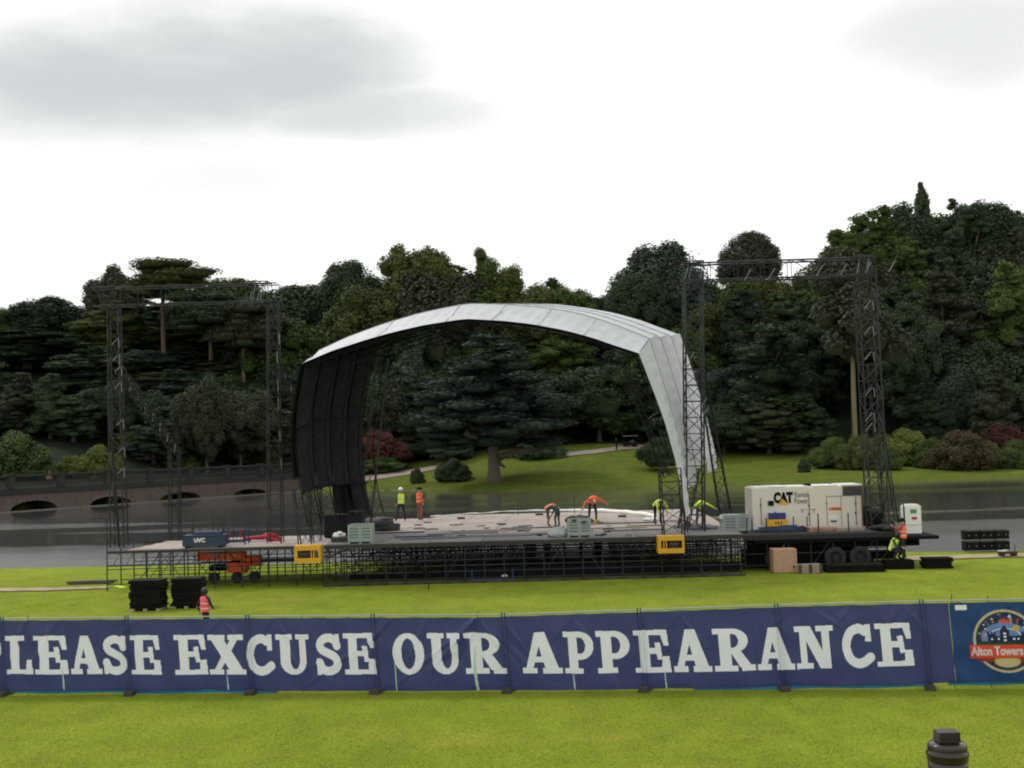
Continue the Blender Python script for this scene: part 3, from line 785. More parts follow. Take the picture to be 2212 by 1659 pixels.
T(2120, 720, 200, 216, 'broad', 'dark', 'shadowy tree low behind the rhododendron bank')
T(1690, 860, 160, 208, 'cedar', 'mid', 'low green branches of a small cedar above the lawn behind the generator')
T(1560, 860, 120, 212, 'broad', 'dark', 'dark undergrowth tree behind the right truss tower')
T(1735, 990, 30, 182, 'bush', 'dark', 'single small bush alone on the lawn behind the generator', cat='bush', base=1022)
T(1800, 945, 95, 188, 'bush', 'mid', 'leftmost green rhododendron of the right bank, below the bare-trunk pine', cat='bush', base=1012)
T(1862, 940, 90, 184, 'bush', 'oliv', 'second rhododendron of the right bank, behind the right truss tower', cat='bush', base=1018)
T(1955, 930, 150, 190, 'bush', 'pale', 'light green rhododendron in the middle of the right bank', cat='bush', base=1012)
T(2078, 930, 150, 181, 'bush', 'pink', 'large rhododendron with magenta flowers on the right bank', cat='bush', base=1020)
T(2160, 918, 130, 192, 'bush', 'red', 'reddish shrub top behind the flowering rhododendron', cat='bush', base=1005)
T(2200, 950, 110, 184, 'bush', 'mid', 'green rhododendron at the right edge of the lawn', cat='bush', base=1014)
T(1915, 965, 70, 182, 'bush', 'mid', 'low green shrub between the tower and the flowering rhododendron', cat='bush', base=1018)
T(1553, 588, 130, 262, 'broad', 'mid', 'rounded tree on the skyline left of the lone round-headed pine')
T(1688, 578, 150, 262, 'broad', 'oliv', 'soft green tree on the skyline right of the lone round-headed pine')
T(1945, 442, 170, 270, 'broad', 'dark', 'dark tree filling the skyline left of the pointed fir')
T(2092, 446, 160, 262, 'cedar', 'dark', 'dark cedar between the pointed fir and the right skyline dome')
T(2190, 492, 160, 258, 'broad', 'brown', 'brown-green tree low on the skyline at the right edge')
T(1850, 470, 190, 268, 'broad', 'mid', 'green tree behind the branches over the right truss')
T(1180, 590, 160, 275, 'broad', 'mid', 'broad tree continuing the skyline right of the thin flat-topped pine')
T(840, 572, 150, 276, 'broad', 'dark', 'dark tree on the skyline left of the highest centre tree')
T(1828, 962, 70, 184, 'bush', 'oliv', 'yellowish rhododendron filling the gap below the bare-trunk pine', cat='bush', base=1016)
T(1905, 938, 110, 192, 'bush', 'mid', 'mid green rhododendron seen through the right truss tower', cat='bush', base=1010)
T(2010, 948, 90, 185, 'bush', 'mid', 'green rhododendron touching the left side of the flowering one', cat='bush', base=1016)
T(2135, 955, 80, 182, 'bush', 'oliv', 'low olive rhododendron at the right foot of the flowering one', cat='bush', base=1018)
T(2180, 968, 90, 181, 'bush', 'mid', 'low green bush at the lawn edge by the right side of the photo', cat='bush', base=1018)
T(1775, 968, 60, 186, 'bush', 'mid', 'small green bush forming the left tip of the rhododendron bank', cat='bush', base=1008)
# the rest of the wood: nothing tells these apart
SKY = [(-400, 640), (-100, 650), (0, 672), (60, 660), (120, 650), (175, 690), (210, 620), (250, 600), (350, 600), (450, 610), (560, 625), (690, 630), (760, 590), (850, 560), (910, 540), (980, 560), (1060, 575), (1130, 612), (1230, 630), (1295, 668), (1330, 660), (1380, 600), (1430, 560), (1500, 570), (1550, 590), (1600, 580), (1680, 580), (1740, 560), (1790, 500), (1900, 470), (1985, 440), (2060, 460), (2130, 465), (2212, 490), (2600, 500)]
sx = [p[0] for p in SKY]; sy = [p[1] for p in SKY]
for Y, drop, step, w, kinds in ((288, 18, 85, 170, ('broad', 'cedar', 'dome')), (252, 75, 84, 165, ('broad', 'cedar')), (226, 190, 84, 150, ('cedar', 'broad')), (206, 285, 90, 140, ('cedar', 'broad')), (216, 240, 80, 150, ('cedar', 'broad')), (196, 270, 62, 130, ('broad', 'cedar')), (238, 150, 75, 150, ('cedar', 'broad')), (205, 220, 70, 130, ('cedar', 'broad'))):
    px = -330 + random.uniform(0, 40)
    if drop == 220: topmin = 780
    while px < 2560:
        if drop in (220, 150) and px > 640: break
        topy = np.interp(px, sx, sy) + drop + random.uniform(-8, 40)
        if Y < 200:
            if px > 560: break
            topy = 835 + random.uniform(-30, 60)
        elif Y < 212: topy = max(topy, 800 + random.uniform(-40, 30))
        if drop == 220: topy = max(topy, 790 + random.uniform(0, 60))
        if not (199 < Y < 213 and -60 < px < 1420 and drop != 220) and not (Y < 230 and 1745 < px < 1905):
            if 213 <= Y < 223 and 560 < px < 1420: Y_ = 222
            else: Y_ = Y
            leaf = random.choice(['dark', 'dark', 'mid', 'blue', 'brown'] if Y > 230 else ['dark', 'dark', 'blue', 'brown'])
            dark_ = random.choice(kinds)
            cat_lab = {'broad': 'broadleaf tree filling the dark wood on the far bank', 'cedar': 'dark tiered evergreen filling the dark wood on the far bank', 'dome': 'round-topped tree filling the dark wood on the far bank'}[dark_]
            tree(px, topy, w * random.uniform(.85, 1.2), Y_ + random.uniform(-4, 6), dark_, leaf, cat_lab, group='trees massed in the far wood')
        px += step * random.uniform(.8, 1.2)
0 and print('PATH', GT(785,1026), GT(950,1006), GT(1290,973), GT(1058,1042,120), GT(1290,985))
# ================================================================== fence and banners
FA = G(283, 1499); FB = G(2008, 1487)
ft = FB - FA; ft.z = 0; flen = ft.length; ft.normalize(); fn = Vector((-ft.y, ft.x, 0))
if fn.y > 0: fn = -fn                      # fn points to the camera
LEAN = math.tan(R(3.0))
def finv(px, py, off=0.0):
    d = ray(px, py); tt = (FA - CP).dot(fn) / d.dot(fn); q = CP + d * tt
    z = q.z; u = (q - FA).dot(ft) + z * LEAN
    return u, z
def fpt(u, z, off=0.0): return FA + ft * (u - z * LEAN) + fn * off + Vector((0, 0, z))
tops = [(-120, 1339), (0, 1338), (140, 1337), (283, 1335), (545, 1333), (817, 1331), (1030, 1331), (1100, 1329), (1390, 1319), (1693, 1308), (2008, 1300), (2320, 1294)]
bots = [(-120, 1489), (0, 1490), (283, 1491), (545, 1491), (817, 1492), (1100, 1491), (1390, 1488), (1693, 1482), (2008, 1475), (2320, 1466)]
TU = np.array([finv(*p) for p in tops]); BU = np.array([finv(*p) for p in bots])
def ztop(u): return np.interp(u, TU[:, 0], TU[:, 1])
def zbot(u): return np.interp(u, BU[:, 0], BU[:, 1])
feet = [(12, 1499), (283, 1499), (545, 1499), (817, 1500), (1100, 1500), (1395, 1496), (1693, 1490), (2008, 1485)]
FU = [finv(x, y)[0] for x, y in feet]
FU = [FU[0] - 7.0, FU[0] - 3.5] + FU + [FU[-1] + 3.5, FU[-1] + 7.0]
railblue = mat('weathered_blue_tube', (0.02, 0.09, 0.16), 0.5, 0.2, 0.2)
railgrey = mat('galvanised_fence_tube', (0.36, 0.38, 0.40), 0.4, 0.5, 0.15)
footm = mat('concrete_fence_foot', (0.04, 0.034, 0.032), 0.9, 0, 0.3, 6)
fence0 = ['second', 'third', 'fourth', 'fifth', 'sixth', 'seventh', 'eighth', 'ninth']
for i in range(len(FU) - 1):
    ua, ub = FU[i] + .04, FU[i + 1] - .04
    vis = 'mesh fence panel carrying the banner %s'
    spots_ = {0: 'far left, out of the photo', 1: 'at the left edge of the photo', 2: 'behind the letters LEAS', 3: 'behind the word gap and letters EX', 4: 'behind the letters CUSE', 5: 'behind the word OUR', 6: 'behind the letters APP', 7: 'behind the letters EAR', 8: 'behind the letters ANCE', 9: 'behind the round emblem', 10: 'beyond the right edge of the photo'}
    if i in (0, 10): continue
    t = thing('mesh_fence', 'galvanised ' + vis % spots_[i], 'fence', fpt((ua + ub) / 2, 0), 0, 'temporary fence panels in a row on the lawn')
    za = float(ztop(ua)) + .02; zb = float(ztop(ub)) + .02
    for uu, zz in ((ua, za), (ub, zb)):
        tubeo('upright', fpt(uu, .06, -.02), fpt(uu, zz + .05, -.02), .021, railblue, t)
    tubeo('top_rail', fpt(ua, za, -.02), fpt(ub, zb, -.02), .017, railgrey, t)
    tubeo('bottom_rail', fpt(ua, .16, -.02), fpt(ub, .16, -.02), .019, railgrey, t)
    w = MB()
    for k in range(1, 34):
        u = ua + (ub - ua) * k / 34; w.bar(fpt(u, .16, -.025), fpt(u, za + (zb - za) * k / 34, -.025), .0022, 3)
    for z in np.linspace(.3, 1.8, 9): w.bar(fpt(ua, z, -.028), fpt(ub, z, -.028), .0022, 3)
    w.build('wire_mesh', railgrey, t, world=True)
for k_, (x, u) in enumerate(zip([-1, 0] + [f[0] for f in feet] + [3, 4], FU)):
    if x in (-1, 3, 4): continue
    names = {0: 'out of the left edge of the photo', 12: 'nearest the left edge of the photo', 283: 'under the last letter of PLEASE', 545: 'under the letters X and C', 817: 'under the gap between EXCUSE and OUR', 1100: 'under the gap between OUR and APPEARANCE', 1395: 'under the letters PE', 1693: 'under the letters A and N', 2008: 'just left of the emblem banner'}
    if x == 0: continue
    t = thing('concrete_block', 'dark concrete block holding up the fence ' + names[x], 'concrete block', fpt(u, 0), math.atan2(ft.y, ft.x) + random.uniform(-.25, .25), 'concrete feet under the fence joints')
    m = MB(); m.box((0, 0, .06), (.26, .72, .115), top=.88); m.build('block', footm, t, bevel=.015)
    m = MB(); m.lathe([(.05, 0), (.05, .012), (.03, .012), (.03, .03)], (0, 0, .119), 10); m.build('socket', blk, t)

# thin stakes of the panels behind
def rectm(x, y, x0, y0, x1, y1): return (x >= x0) & (x <= x1) & (y >= y0) & (y <= y1)
def polym(x, y, pts):
    ins = np.zeros(x.shape, bool); n = len(pts); j = n - 1
    for i in range(n):
        xi, yi = pts[i]; xj, yj = pts[j]
        c = ((yi > y) != (yj > y)) & (x < (xj - xi) * (y - yi) / (yj - yi + 1e-12) + xi); ins ^= c; j = i
    return ins
def ell(x, y, cx_, cy_, rx, ry): return ((x - cx_) / rx) ** 2 + ((y - cy_) / ry) ** 2 <= 1
def stroke(x, y, pts, hw, asp):
    P = [Vector((p[0], p[1])) for p in pts]; Q = []
    for i in range(len(P) - 1):
        p0 = P[max(i - 1, 0)]; p1 = P[i]; p2 = P[i + 1]; p3 = P[min(i + 2, len(P) - 1)]
        for k in range(8):
            t = k / 8; Q.append(0.5 * ((2 * p1) + (-p0 + p2) * t + (2 * p0 - 5 * p1 + 4 * p2 - p3) * t * t + (-p0 + 3 * p1 - 3 * p2 + p3) * t ** 3))
    Q.append(P[-1]); best = np.full(x.shape, 9.0)
    for i in range(len(Q) - 1):
        ax, ay = Q[i].x * asp, Q[i].y; bx, by = Q[i + 1].x * asp, Q[i + 1].y
        dx, dy = bx - ax, by - ay; l2 = dx * dx + dy * dy + 1e-12
        t = np.clip(((x * asp - ax) * dx + (y - ay) * dy) / l2, 0, 1)
        best = np.minimum(best, np.hypot(x * asp - ax - t * dx, y - ay - t * dy))
    return best < hw
def glyph(ch, x, y, asp):
    r = lambda a, b, c, d: rectm(x, y, a, b, c, d)
    if ch == 'E': return r(.15, 0, .44, 1) | r(0, .88, .97, 1) | r(0, 0, 1, .12) | polym(x, y, [(.74, 1), (.97, 1), (1.0, .63), (.86, .63)]) | r(.4, .44, .75, .58) | polym(x, y, [(.6, .70), (.76, .70), (.80, .30), (.66, .30)]) | polym(x, y, [(.80, .37), (1.0, .37), (1.03, 0), (.76, 0)])
    if ch == 'L': return r(0, .87, .72, 1) | r(.18, 0, .50, 1) | r(.02, 0, 1, .12) | polym(x, y, [(.80, .38), (1.0, .38), (1.03, 0), (.74, 0)])
    if ch == 'A': return polym(x, y, [(.36, 1), (.56, 1), (.26, .08), (.08, .08)]) | polym(x, y, [(.36, 1), (.62, 1), (.95, .08), (.60, .08)]) | r(.26, .27, .68, .41) | r(0, 0, .38, .135) | r(.52, 0, 1.02, .135)
    if ch in 'PR':
        m = r(0, .87, .5, 1) | r(.15, 0, .45, 1) | r(0, 0, .6, .13)
        if ch == 'P': cy_, ry, cx_, rx = .665, .335, .54, .46
        else: cy_, ry, cx_, rx = .715, .285, .48, .42
        bowl = ((ell(x, y, cx_, cy_, rx, ry) & (x > cx_)) | r(.3, cy_ - ry, cx_, cy_ + ry))
        hole = ((ell(x, y, cx_, cy_, rx * .40, ry * .58) & (x > cx_)) | r(.45, cy_ - ry * .58, cx_, cy_ + ry * .58))
        m = m | (bowl & ~hole) | r(.15, 0, .45, 1)
        if ch == 'R': m = m | polym(x, y, [(.42, .46), (.70, .46), (.98, .08), (.66, .08)]) | r(.70, 0, 1.05, .135)
        return m
    if ch == 'S': return stroke(x, y, [(.80, .70), (.72, .84), (.50, .90), (.27, .84), (.19, .72), (.26, .61), (.48, .52), (.70, .43), (.80, .29), (.72, .15), (.48, .085), (.26, .14), (.16, .30)], .105, asp) | polym(x, y, [(.74, .99), (.90, .99), (.90, .62), (.78, .62)]) | r(.06, .0, .20, .40)
    if ch == 'C': return stroke(x, y, [(.74, .84), (.66, .88), (.54, .90), (.32, .82), (.19, .62), (.17, .42), (.26, .21), (.46, .10), (.68, .12), (.88, .23)], .11, asp) | polym(x, y, [(.78, 1), (.94, 1), (.94, .60), (.76, .60)])
    if ch == 'O': return ell(x, y, .5, .5, .5, .5) & ~ell(x, y, .5, .5, .22, .37)
    if ch == 'U': return r(0, .87, .50, 1) | r(.12, .32, .42, 1) | r(.60, .87, 1, 1) | r(.70, .32, .90, 1) | (ell(x, y, .51, .34, .39, .34) & (y < .34) & ~ell(x, y, .56, .36, .14, .22))
    if ch == 'X': return polym(x, y, [(.06, .93), (.42, .93), (.97, .07), (.60, .07)]) | polym(x, y, [(.66, .93), (.86, .93), (.30, .07), (.12, .07)]) | r(0, .87, .48, 1) | r(.56, .87, .98, 1) | r(.0, 0, .42, .13) | r(.48, 0, 1.03, .13)
    if ch == 'N': return r(0, .87, .36, 1) | r(.13, 0, .30, 1) | polym(x, y, [(.12, 1), (.42, 1), (.90, 0), (.62, 0)]) | r(.70, 0, .90, 1) | r(.56, .87, 1.02, 1) | r(0, 0, .44, .13)
LET = [('P', -58, 7), ('L', 15, 71), ('E', 77, 146), ('A', 153, 219), ('S', 221, 280), ('E', 284, 347), ('E', 379, 446), ('X', 451, 529), ('C', 531, 594), ('U', 598, 670), ('S', 682, 741), ('E', 744, 810),
       ('O', 849, 917), ('U', 925, 997), ('R', 1004, 1089), ('A', 1127, 1211), ('P', 1219, 1283), ('P', 1289, 1361), ('E', 1370, 1445), ('A', 1453, 1534), ('R', 1541, 1625), ('A', 1634, 1712), ('N', 1718, 1800), ('C', 1816, 1886), ('E', 1891, 1969)]
ltop = [(-60, 1374), (0, 1373), (280, 1372), (600, 1370), (800, 1367), (920, 1367), (1090, 1366), (1290, 1363), (1430, 1360), (1540, 1358), (1640, 1355), (1760, 1351), (1880, 1347), (1970, 1344)]
lbot = [(-60, 1455), (0, 1455), (280, 1456), (600, 1457), (800, 1456), (920, 1456), (1090, 1454), (1290, 1454), (1430, 1452), (1540, 1450), (1640, 1447), (1760, 1444), (1880, 1440), (1970, 1437)]
LT = np.array([finv(*p) for p in ltop]); LB = np.array([finv(*p) for p in lbot])
def finvx(px):
    y_ = (np.interp(px, [p[0] for p in ltop], [p[1] for p in ltop]) + np.interp(px, [p[0] for p in lbot], [p[1] for p in lbot])) / 2
    return finv(px, float(y_))[0]
LETU = [(c, finvx(a_), finvx(b_)) for c, a_, b_ in LET]
UE = finv(2056, 1390)[0]; UEND = finv(2340, 1390)[0]; UST = finv(-130, 1410)[0]
print('letter u', [round(v[1], 2) for v in LETU], 'feet', [round(u, 2) for u in FU], 'UE', UE)
def ln(u, z, ua, za, ub, zb, sg):     # ridge along a line
    dx, dz = ub - ua, zb - za; l = math.hypot(dx, dz); t = ((u - ua) * dx + (z - za) * dz) / l / l
    d = ((u - ua) * dz - (z - za) * dx) / l
    tp = np.clip(1 - np.abs(t - .45) * 1.6, 0, 1)
    return np.exp(-(d / sg) ** 2) * tp, np.where(True, np.tanh(d / sg) * np.exp(-(d / sg / 1.8) ** 2), 0) * tp
folds = []
def fold(px0, py0, px1, py1, amp, sg=.06): folds.append((*finv(px0, py0), *finv(px1, py1), amp, sg))
fold(1030, 1336, 935, 1450, .19, .07); fold(1030, 1336, 860, 1480, .09, .06); fold(1026, 1340, 985, 1440, .10, .05); fold(1008, 1350, 900, 1440, -.05, .07)
fold(920, 1345, 885, 1440, .09, .06); fold(845, 1340, 750, 1440, .10, .055); fold(830, 1345, 770, 1400, .03, .05); fold(785, 1395, 660, 1485, .06, .05)
fold(1035, 1336, 1120, 1440, .045, .06); fold(1050, 1345, 1190, 1480, .035, .08); fold(1090, 1340, 1150, 1420, .03, .05)
fold(60, 1340, 20, 1440, .08, .06); fold(125, 1342, 60, 1460, .08, .07); fold(130, 1342, 150, 1420, .03, .06)
fold(300, 1340, 230, 1400, .035, .06); fold(480, 1340, 430, 1385, .03, .05); fold(485, 1340, 530, 1390, .03, .05)
fold(590, 1338, 560, 1380, .03, .05); fold(598, 1338, 640, 1400, .025, .05)
fold(1235, 1335, 1180, 1400, .03, .06); fold(1240, 1335, 1290, 1400, .03, .06); fold(1465, 1330, 1410, 1390, .035, .06); fold(1470, 1330, 1530, 1400, .03, .06)
fold(1700, 1320, 1660, 1370, .03, .06); fold(1760, 1316, 1830, 1360, .03, .06); fold(1840, 1310, 1790, 1370, .03, .06); fold(1945, 1310, 1900, 1380, .035, .06); fold(1955, 1310, 2010, 1370, .03, .06)
fold(1625, 1315, 1650, 1480, .03, .04); fold(1780, 1380, 1700, 1470, .02, .06); fold(620, 1400, 680, 1480, .02, .06); fold(415, 1430, 425, 1490, .03, .05); fold(1330, 1360, 1300, 1480, .02, .07)
fold(2120, 1300, 2080, 1380, .03, .07); fold(2180, 1300, 2240, 1380, .04, .07); fold(2190, 1300, 2130, 1350, .03, .07)
from mathutils import noise as mnoise
def disp(u, z, zt, zb):
    v = (z - zb) / (zt - zb); w = np.zeros_like(u)
    w += .030 * np.sin(u * 1.7 + .6 * np.sin(u * .8)) * (1 - v) + .012 * np.sin(u * 5.1 + v * 2.0)
    w += .010 * np.sin(u * 9.3 + 2.2 * np.sin(z * 2.1)) * (v * .6 + .2) + .002 * np.sin(u * 23 + z * 9 + 2 * np.sin(u * 3))
    w += .012 * np.sin(z * 7 + u * 1.3) * np.sin(u * 2.2 + 1)
    for f in FU: w += .030 * np.exp(-((u - f) / .11) ** 2) - .032 * np.exp(-((u - f - .055) / .022) ** 2) - .032 * np.exp(-((u - f + .055) / .022) ** 2)
    for (a_, za, b_, zb_, amp, sg) in folds:
        r_, s_ = ln(u, z, a_, za, b_, zb_, sg); w += amp * .55 * r_ + amp * .75 * s_
    # pulls from the ties along the top
    for k in range(-2, 34):
        uk = k * .875 + .3 * math.sin(k * 2.3); du = u - uk
        w += .018 * np.exp(-(np.abs(du) / (.03 + .30 * (1 - v))) ** 2) * np.clip(v - .35, 0, 1) * np.cos(du * 14 / (.25 + (1 - v)))
    return w * 1.0 + .045
def banner(name, label, u0_, u1_, cell, printf, mats, off=0.0, hole=None, group=None, zshift=0.0):
    t = thing(name, label, 'banner', fpt((u0_ + u1_) / 2, 0), 0, group)
    nu = int((u1_ - u0_) / cell); nz_ = int(1.95 / cell)
    u = np.linspace(u0_, u1_, nu + 1); vv = np.linspace(0, 1, nz_ + 1)
    U, VV = np.meshgrid(u, vv); zt = ztop(U) - .02 - .012 * np.abs(np.sin(U * 3.6)) ; zb = zbot(U) + zshift
    Z = zb + (zt - zb) * VV; W = disp(U, Z, zt, zb) + off
    P = np.empty(U.shape + (3,))
    for i in range(3):
        P[..., i] = FA[i] + ft[i] * (U - Z * LEAN) + fn[i] * W + (Z if i == 2 else 0)
    P = P.reshape(-1, 3) - np.array(t.location[:])
    ii, jj = np.meshgrid(np.arange(nu), np.arange(nz_)); a_ = (jj * (nu + 1) + ii).ravel(); Fq_ = np.stack([a_, a_ + 1, a_ + nu + 2, a_ + nu + 1], 1)
    uc = U.ravel()[Fq_].mean(1); zc_ = Z.ravel()[Fq_].mean(1)
    mi = printf(uc, zc_)
    if hole is not None:
        k = ~hole(uc, zc_); Fq_ = Fq_[k]; mi = mi[k]
    me = np_mesh('sheet', P, Fq_, mats, True, mi)
    link('sheet', me, t)
    return t
def clothmat(name, col, var=.08, rough=.42, trans=.32):
    m = mat(name, col, rough, 0, var, 2.0, bump=.12, bscale=60, spec=.5, trans=trans); return m
bblue = clothmat('navy_printed_mesh', (0.046, 0.056, 0.175))
bwhite = clothmat('white_print', (0.77, 0.78, 0.88), .04)
bteal = clothmat('cyan_hem', (0.02, 0.16, 0.30))
holes = []
def hl(x0, y0, x1, y1, w0, w1, bow=0.0): holes.append((*finv(x0, y0), *finv(x1, y1), w0, w1, bow))
hl(1027, 1395, 1034, 1494, .006, .036, .05); hl(853, 1425, 858, 1492, .006, .018, 0); hl(136, 1440, 141, 1490, .006, .02, 0); hl(491, 1456, 494, 1490, .006, .018, 0); hl(1238, 1450, 1243, 1490, .006, .018, 0); hl(1436, 1448, 1440, 1487, .006, .016, 0)
def holef(u, z):
    m = np.zeros(u.shape, bool)
    for (ua, za, ub, zb, w0, w1, bow) in holes:
        t = (z - za) / (zb - za); c = ua + (ub - ua) * t - bow * np.sin(np.clip(t, 0, 1) * 3.14); w = w0 + (w1 - w0) * np.sin(np.clip(t, 0, 1) * 2.2)
        m |= (t > 0) & (t < 1) & (np.abs(u - c) < w)
    return m
def printmain(u, z):
    m = np.zeros(u.shape, int)
    zt = np.interp(u, LT[:, 0], LT[:, 1]); zb = np.interp(u, LB[:, 0], LB[:, 1])
    for ch, a_, b_ in LETU:
        k = (u > a_ - .1) & (u < b_ + .1)
        x = (u[k] - a_) / (b_ - a_); y = (z[k] - zb[k]) / (zt[k] - zb[k]); asp = (b_ - a_) / .95
        m[k] |= glyph(ch, x, y, asp).astype(int)
    m[holef(u, z)] = 2
    return m
mainb = banner('banner', 'long navy blue banner lettered PLEASE EXCUSE OUR APPEARANCE in white slab letters', UST, UE, .0135, printmain, [bblue, bwhite, clothmat('pale_green_lining', (0.42, 0.60, 0.52), .1)])
# cyan strip showing under the long banner
def cyanstrip(x0, x1, lab, drop=8):
    a_ = finv(x0, 1490)[0]; c_ = finv(x1, 1490)[0]; t = thing('banner_hem', lab, 'banner', fpt((a_ + c_) / 2, 0), 0, 'cyan strips under the banner')
    m = MB(); n = 40; vs_ = []
    for i in range(n + 1):
        u = a_ + (c_ - a_) * i / n; zb = float(zbot(u)); w = .035 + .012 * math.sin(u * 4)
        vs_ += [fpt(u, zb + .04, w - .03), fpt(u, zb - drop / 83 * (1 + .2 * math.sin(u * 2)), w - .02)]
    m.add(vs_, [(2 * i, 2 * i + 1, 2 * i + 3, 2 * i + 2) for i in range(n)]); m.build('strip', bteal, t, world=True, smooth=True)
cyanstrip(-110, 600, 'cyan strip of fabric hanging under the banner below PLEASE', 6.5)
cyanstrip(1500, 2010, 'cyan strip of fabric hanging under the banner below RANCE', 7)
cyanstrip(2050, 2300, 'cyan strip of fabric hanging under the emblem banner', 7)
# emblem banner
ec = finv(2171, 1384); er = (finv(2239, 1384)[0] - ec[0])
tealb = clothmat('teal_blue_printed_mesh', (0.016, 0.052, 0.18), .3)
EMB = [tealb, clothmat('cream_print', (0.48, 0.42, 0.25)), clothmat('red_print', (0.62, 0.07, 0.035)), clothmat('midnight_print', (0.015, 0.03, 0.08)), clothmat('sky_blue_print', (0.12, 0.22, 0.50)), clothmat('navy_print', (0.01, 0.018, 0.07)), bwhite, clothmat('gold_print', (0.5, 0.33, 0.06)), clothmat('dark_green_print', (0.015, 0.05, 0.03)), clothmat('white_sticker', (0.8, 0.8, 0.82)), clothmat('dark_red_print', (0.28, 0.03, 0.02))]
prs = np.random.default_rng(3)
def printemb(u, z):
    m = np.zeros(u.shape, int); x = (u - ec[0]) / er; y = (z - ec[1]) / er
    r_ = np.hypot(x, y); m[r_ < 1.03] = 3; m[(r_ > .95) & (r_ < 1.03)] = 1
    ins = r_ < .93
    m[ins & (y > .0) & (np.hypot(x / 1.0, (y - .12) / .62) < .78)] = 4
    m[ins & (y > .0) & (np.hypot(x / .9, (y - .12) / .5) < .60)] = 6
    m[ins & (y > .0) & (np.hypot(x / .9, (y - .12) / .5) < .56)] = 4
    for k in range(60):
        a_ = prs.uniform(.15, 2.99); rr_ = prs.uniform(.62, .9); sx_, sy_ = rr_ * math.cos(a_), rr_ * math.sin(a_) * 1.0; s_ = prs.uniform(.02, .045)
        m[ins & (np.abs(x - sx_) + np.abs(y - sy_) < s_)] = [7, 6, 2, 8, 4][k % 5]
    # generic turreted house silhouette
    def R_(a_, b_, c_, d_, k): m[ins & rectm(x, y, a_, b_, c_, d_)] = k
    R_(-.56, -.05, -.30, .24, 5); R_(-.30, -.05, -.16, .16, 5); R_(-.16, -.05, .14, .34, 5); R_(.14, -.05, .5, .18, 5); R_(.5, -.05, .62, .26, 5)
    m[ins & polym(x, y, [(-.16, .34), (.14, .34), (-.01, .52)])] = 5
    for q in (-.56, -.46, -.36): R_(q, .24, q + .06, .30, 5)
    for q in (.5, .57): R_(q, .26, q + .04, .31, 5)
    for yy in (.0, .11, .22): R_(-.05, yy, .03, yy + .06, 6)
    for q in (-.46, -.24, .24, .38): R_(q, .04, q + .06, .10, 6)
    m[ins & polym(x, y, [(-.12, .58), (.20, .58), (.16, .68), (-.04, .72), (-.12, .70)])] = 2
    m[ins & (np.hypot(x - .36, y - .42) < .11)] = 7
    R_(-.95, -.12, .95, -.03, 8)
    rb = rectm(x, y, -1.16, -.62, 1.2, -.12 + .0); m[rb & (y > -.56)] = 2
    m[(y <= -.54) & (y > -.66) & (np.abs(x) < .98 - (-.54 - y) * .9)] = 10
    m[ins & (y < -.66)] = 3
    m[ins & (np.hypot(x / .42, (y + .66) / .2) < 1) & (y < -.56)] = 7
    m[ins & (np.hypot(x / .36, (y + .68) / .15) < 1) & (y < -.58)] = 1
    k = rectm(u, z, *finv(2063, 1317), *finv(2086, 1306)); m[k] = 9
    return m
embb = banner('banner', 'teal blue banner with round castle emblem and red ribbon at the right fence end', UE + .012, UEND, .011, printemb, EMB, off=.006)
# the ribbon lettering, printed just proud of the sheet
tm = text_mesh('Alton Towers', .30, bwhite, .012, 0, 'LEFT', .80)
a_u = finv(2098, 1412)[0]; nv = []
for v in tm.vertices:
    u = a_u + v.co.x * .92; z = ec[1] - .33 * er + v.co.y
    w = float(disp(np.array([u]), np.array([z]), np.array([float(ztop(u))]), np.array([float(zbot(u))]))[0]) + .022
    nv.append(fpt(u, z, w) - embb.location)
for v, c in zip(tm.vertices, nv): v.co = c
link('ribbon_lettering', tm, embb)
# spikes poking up behind the banner
for x, y0, y1 in ((2055, 1300, 1282), (2134, 1298, 1286), (1031, 1333, 1322), (652, 1335, 1327), (60, 1338, 1330)):
    p = at(x, y0 + 12, finv(x, y0)[0] * 0 + (FA + ft * finv(x, y0)[0]).y + .05); q = at(x, y1, p.y)
    o = tubeo('thin_rod', (p.x, p.y, 0), q, .010, steel, None)
    nm_ = {2055: 'above the join of the navy and teal banners', 2134: 'above the round emblem', 1031: 'at the top of the big tear in OUR', 652: 'above the letter U of EXCUSE', 60: 'above the letter L of PLEASE'}[x]
    tag(o, 'thin dark rod above the banner ' + nm_, 'pin', 'pins behind the banner')

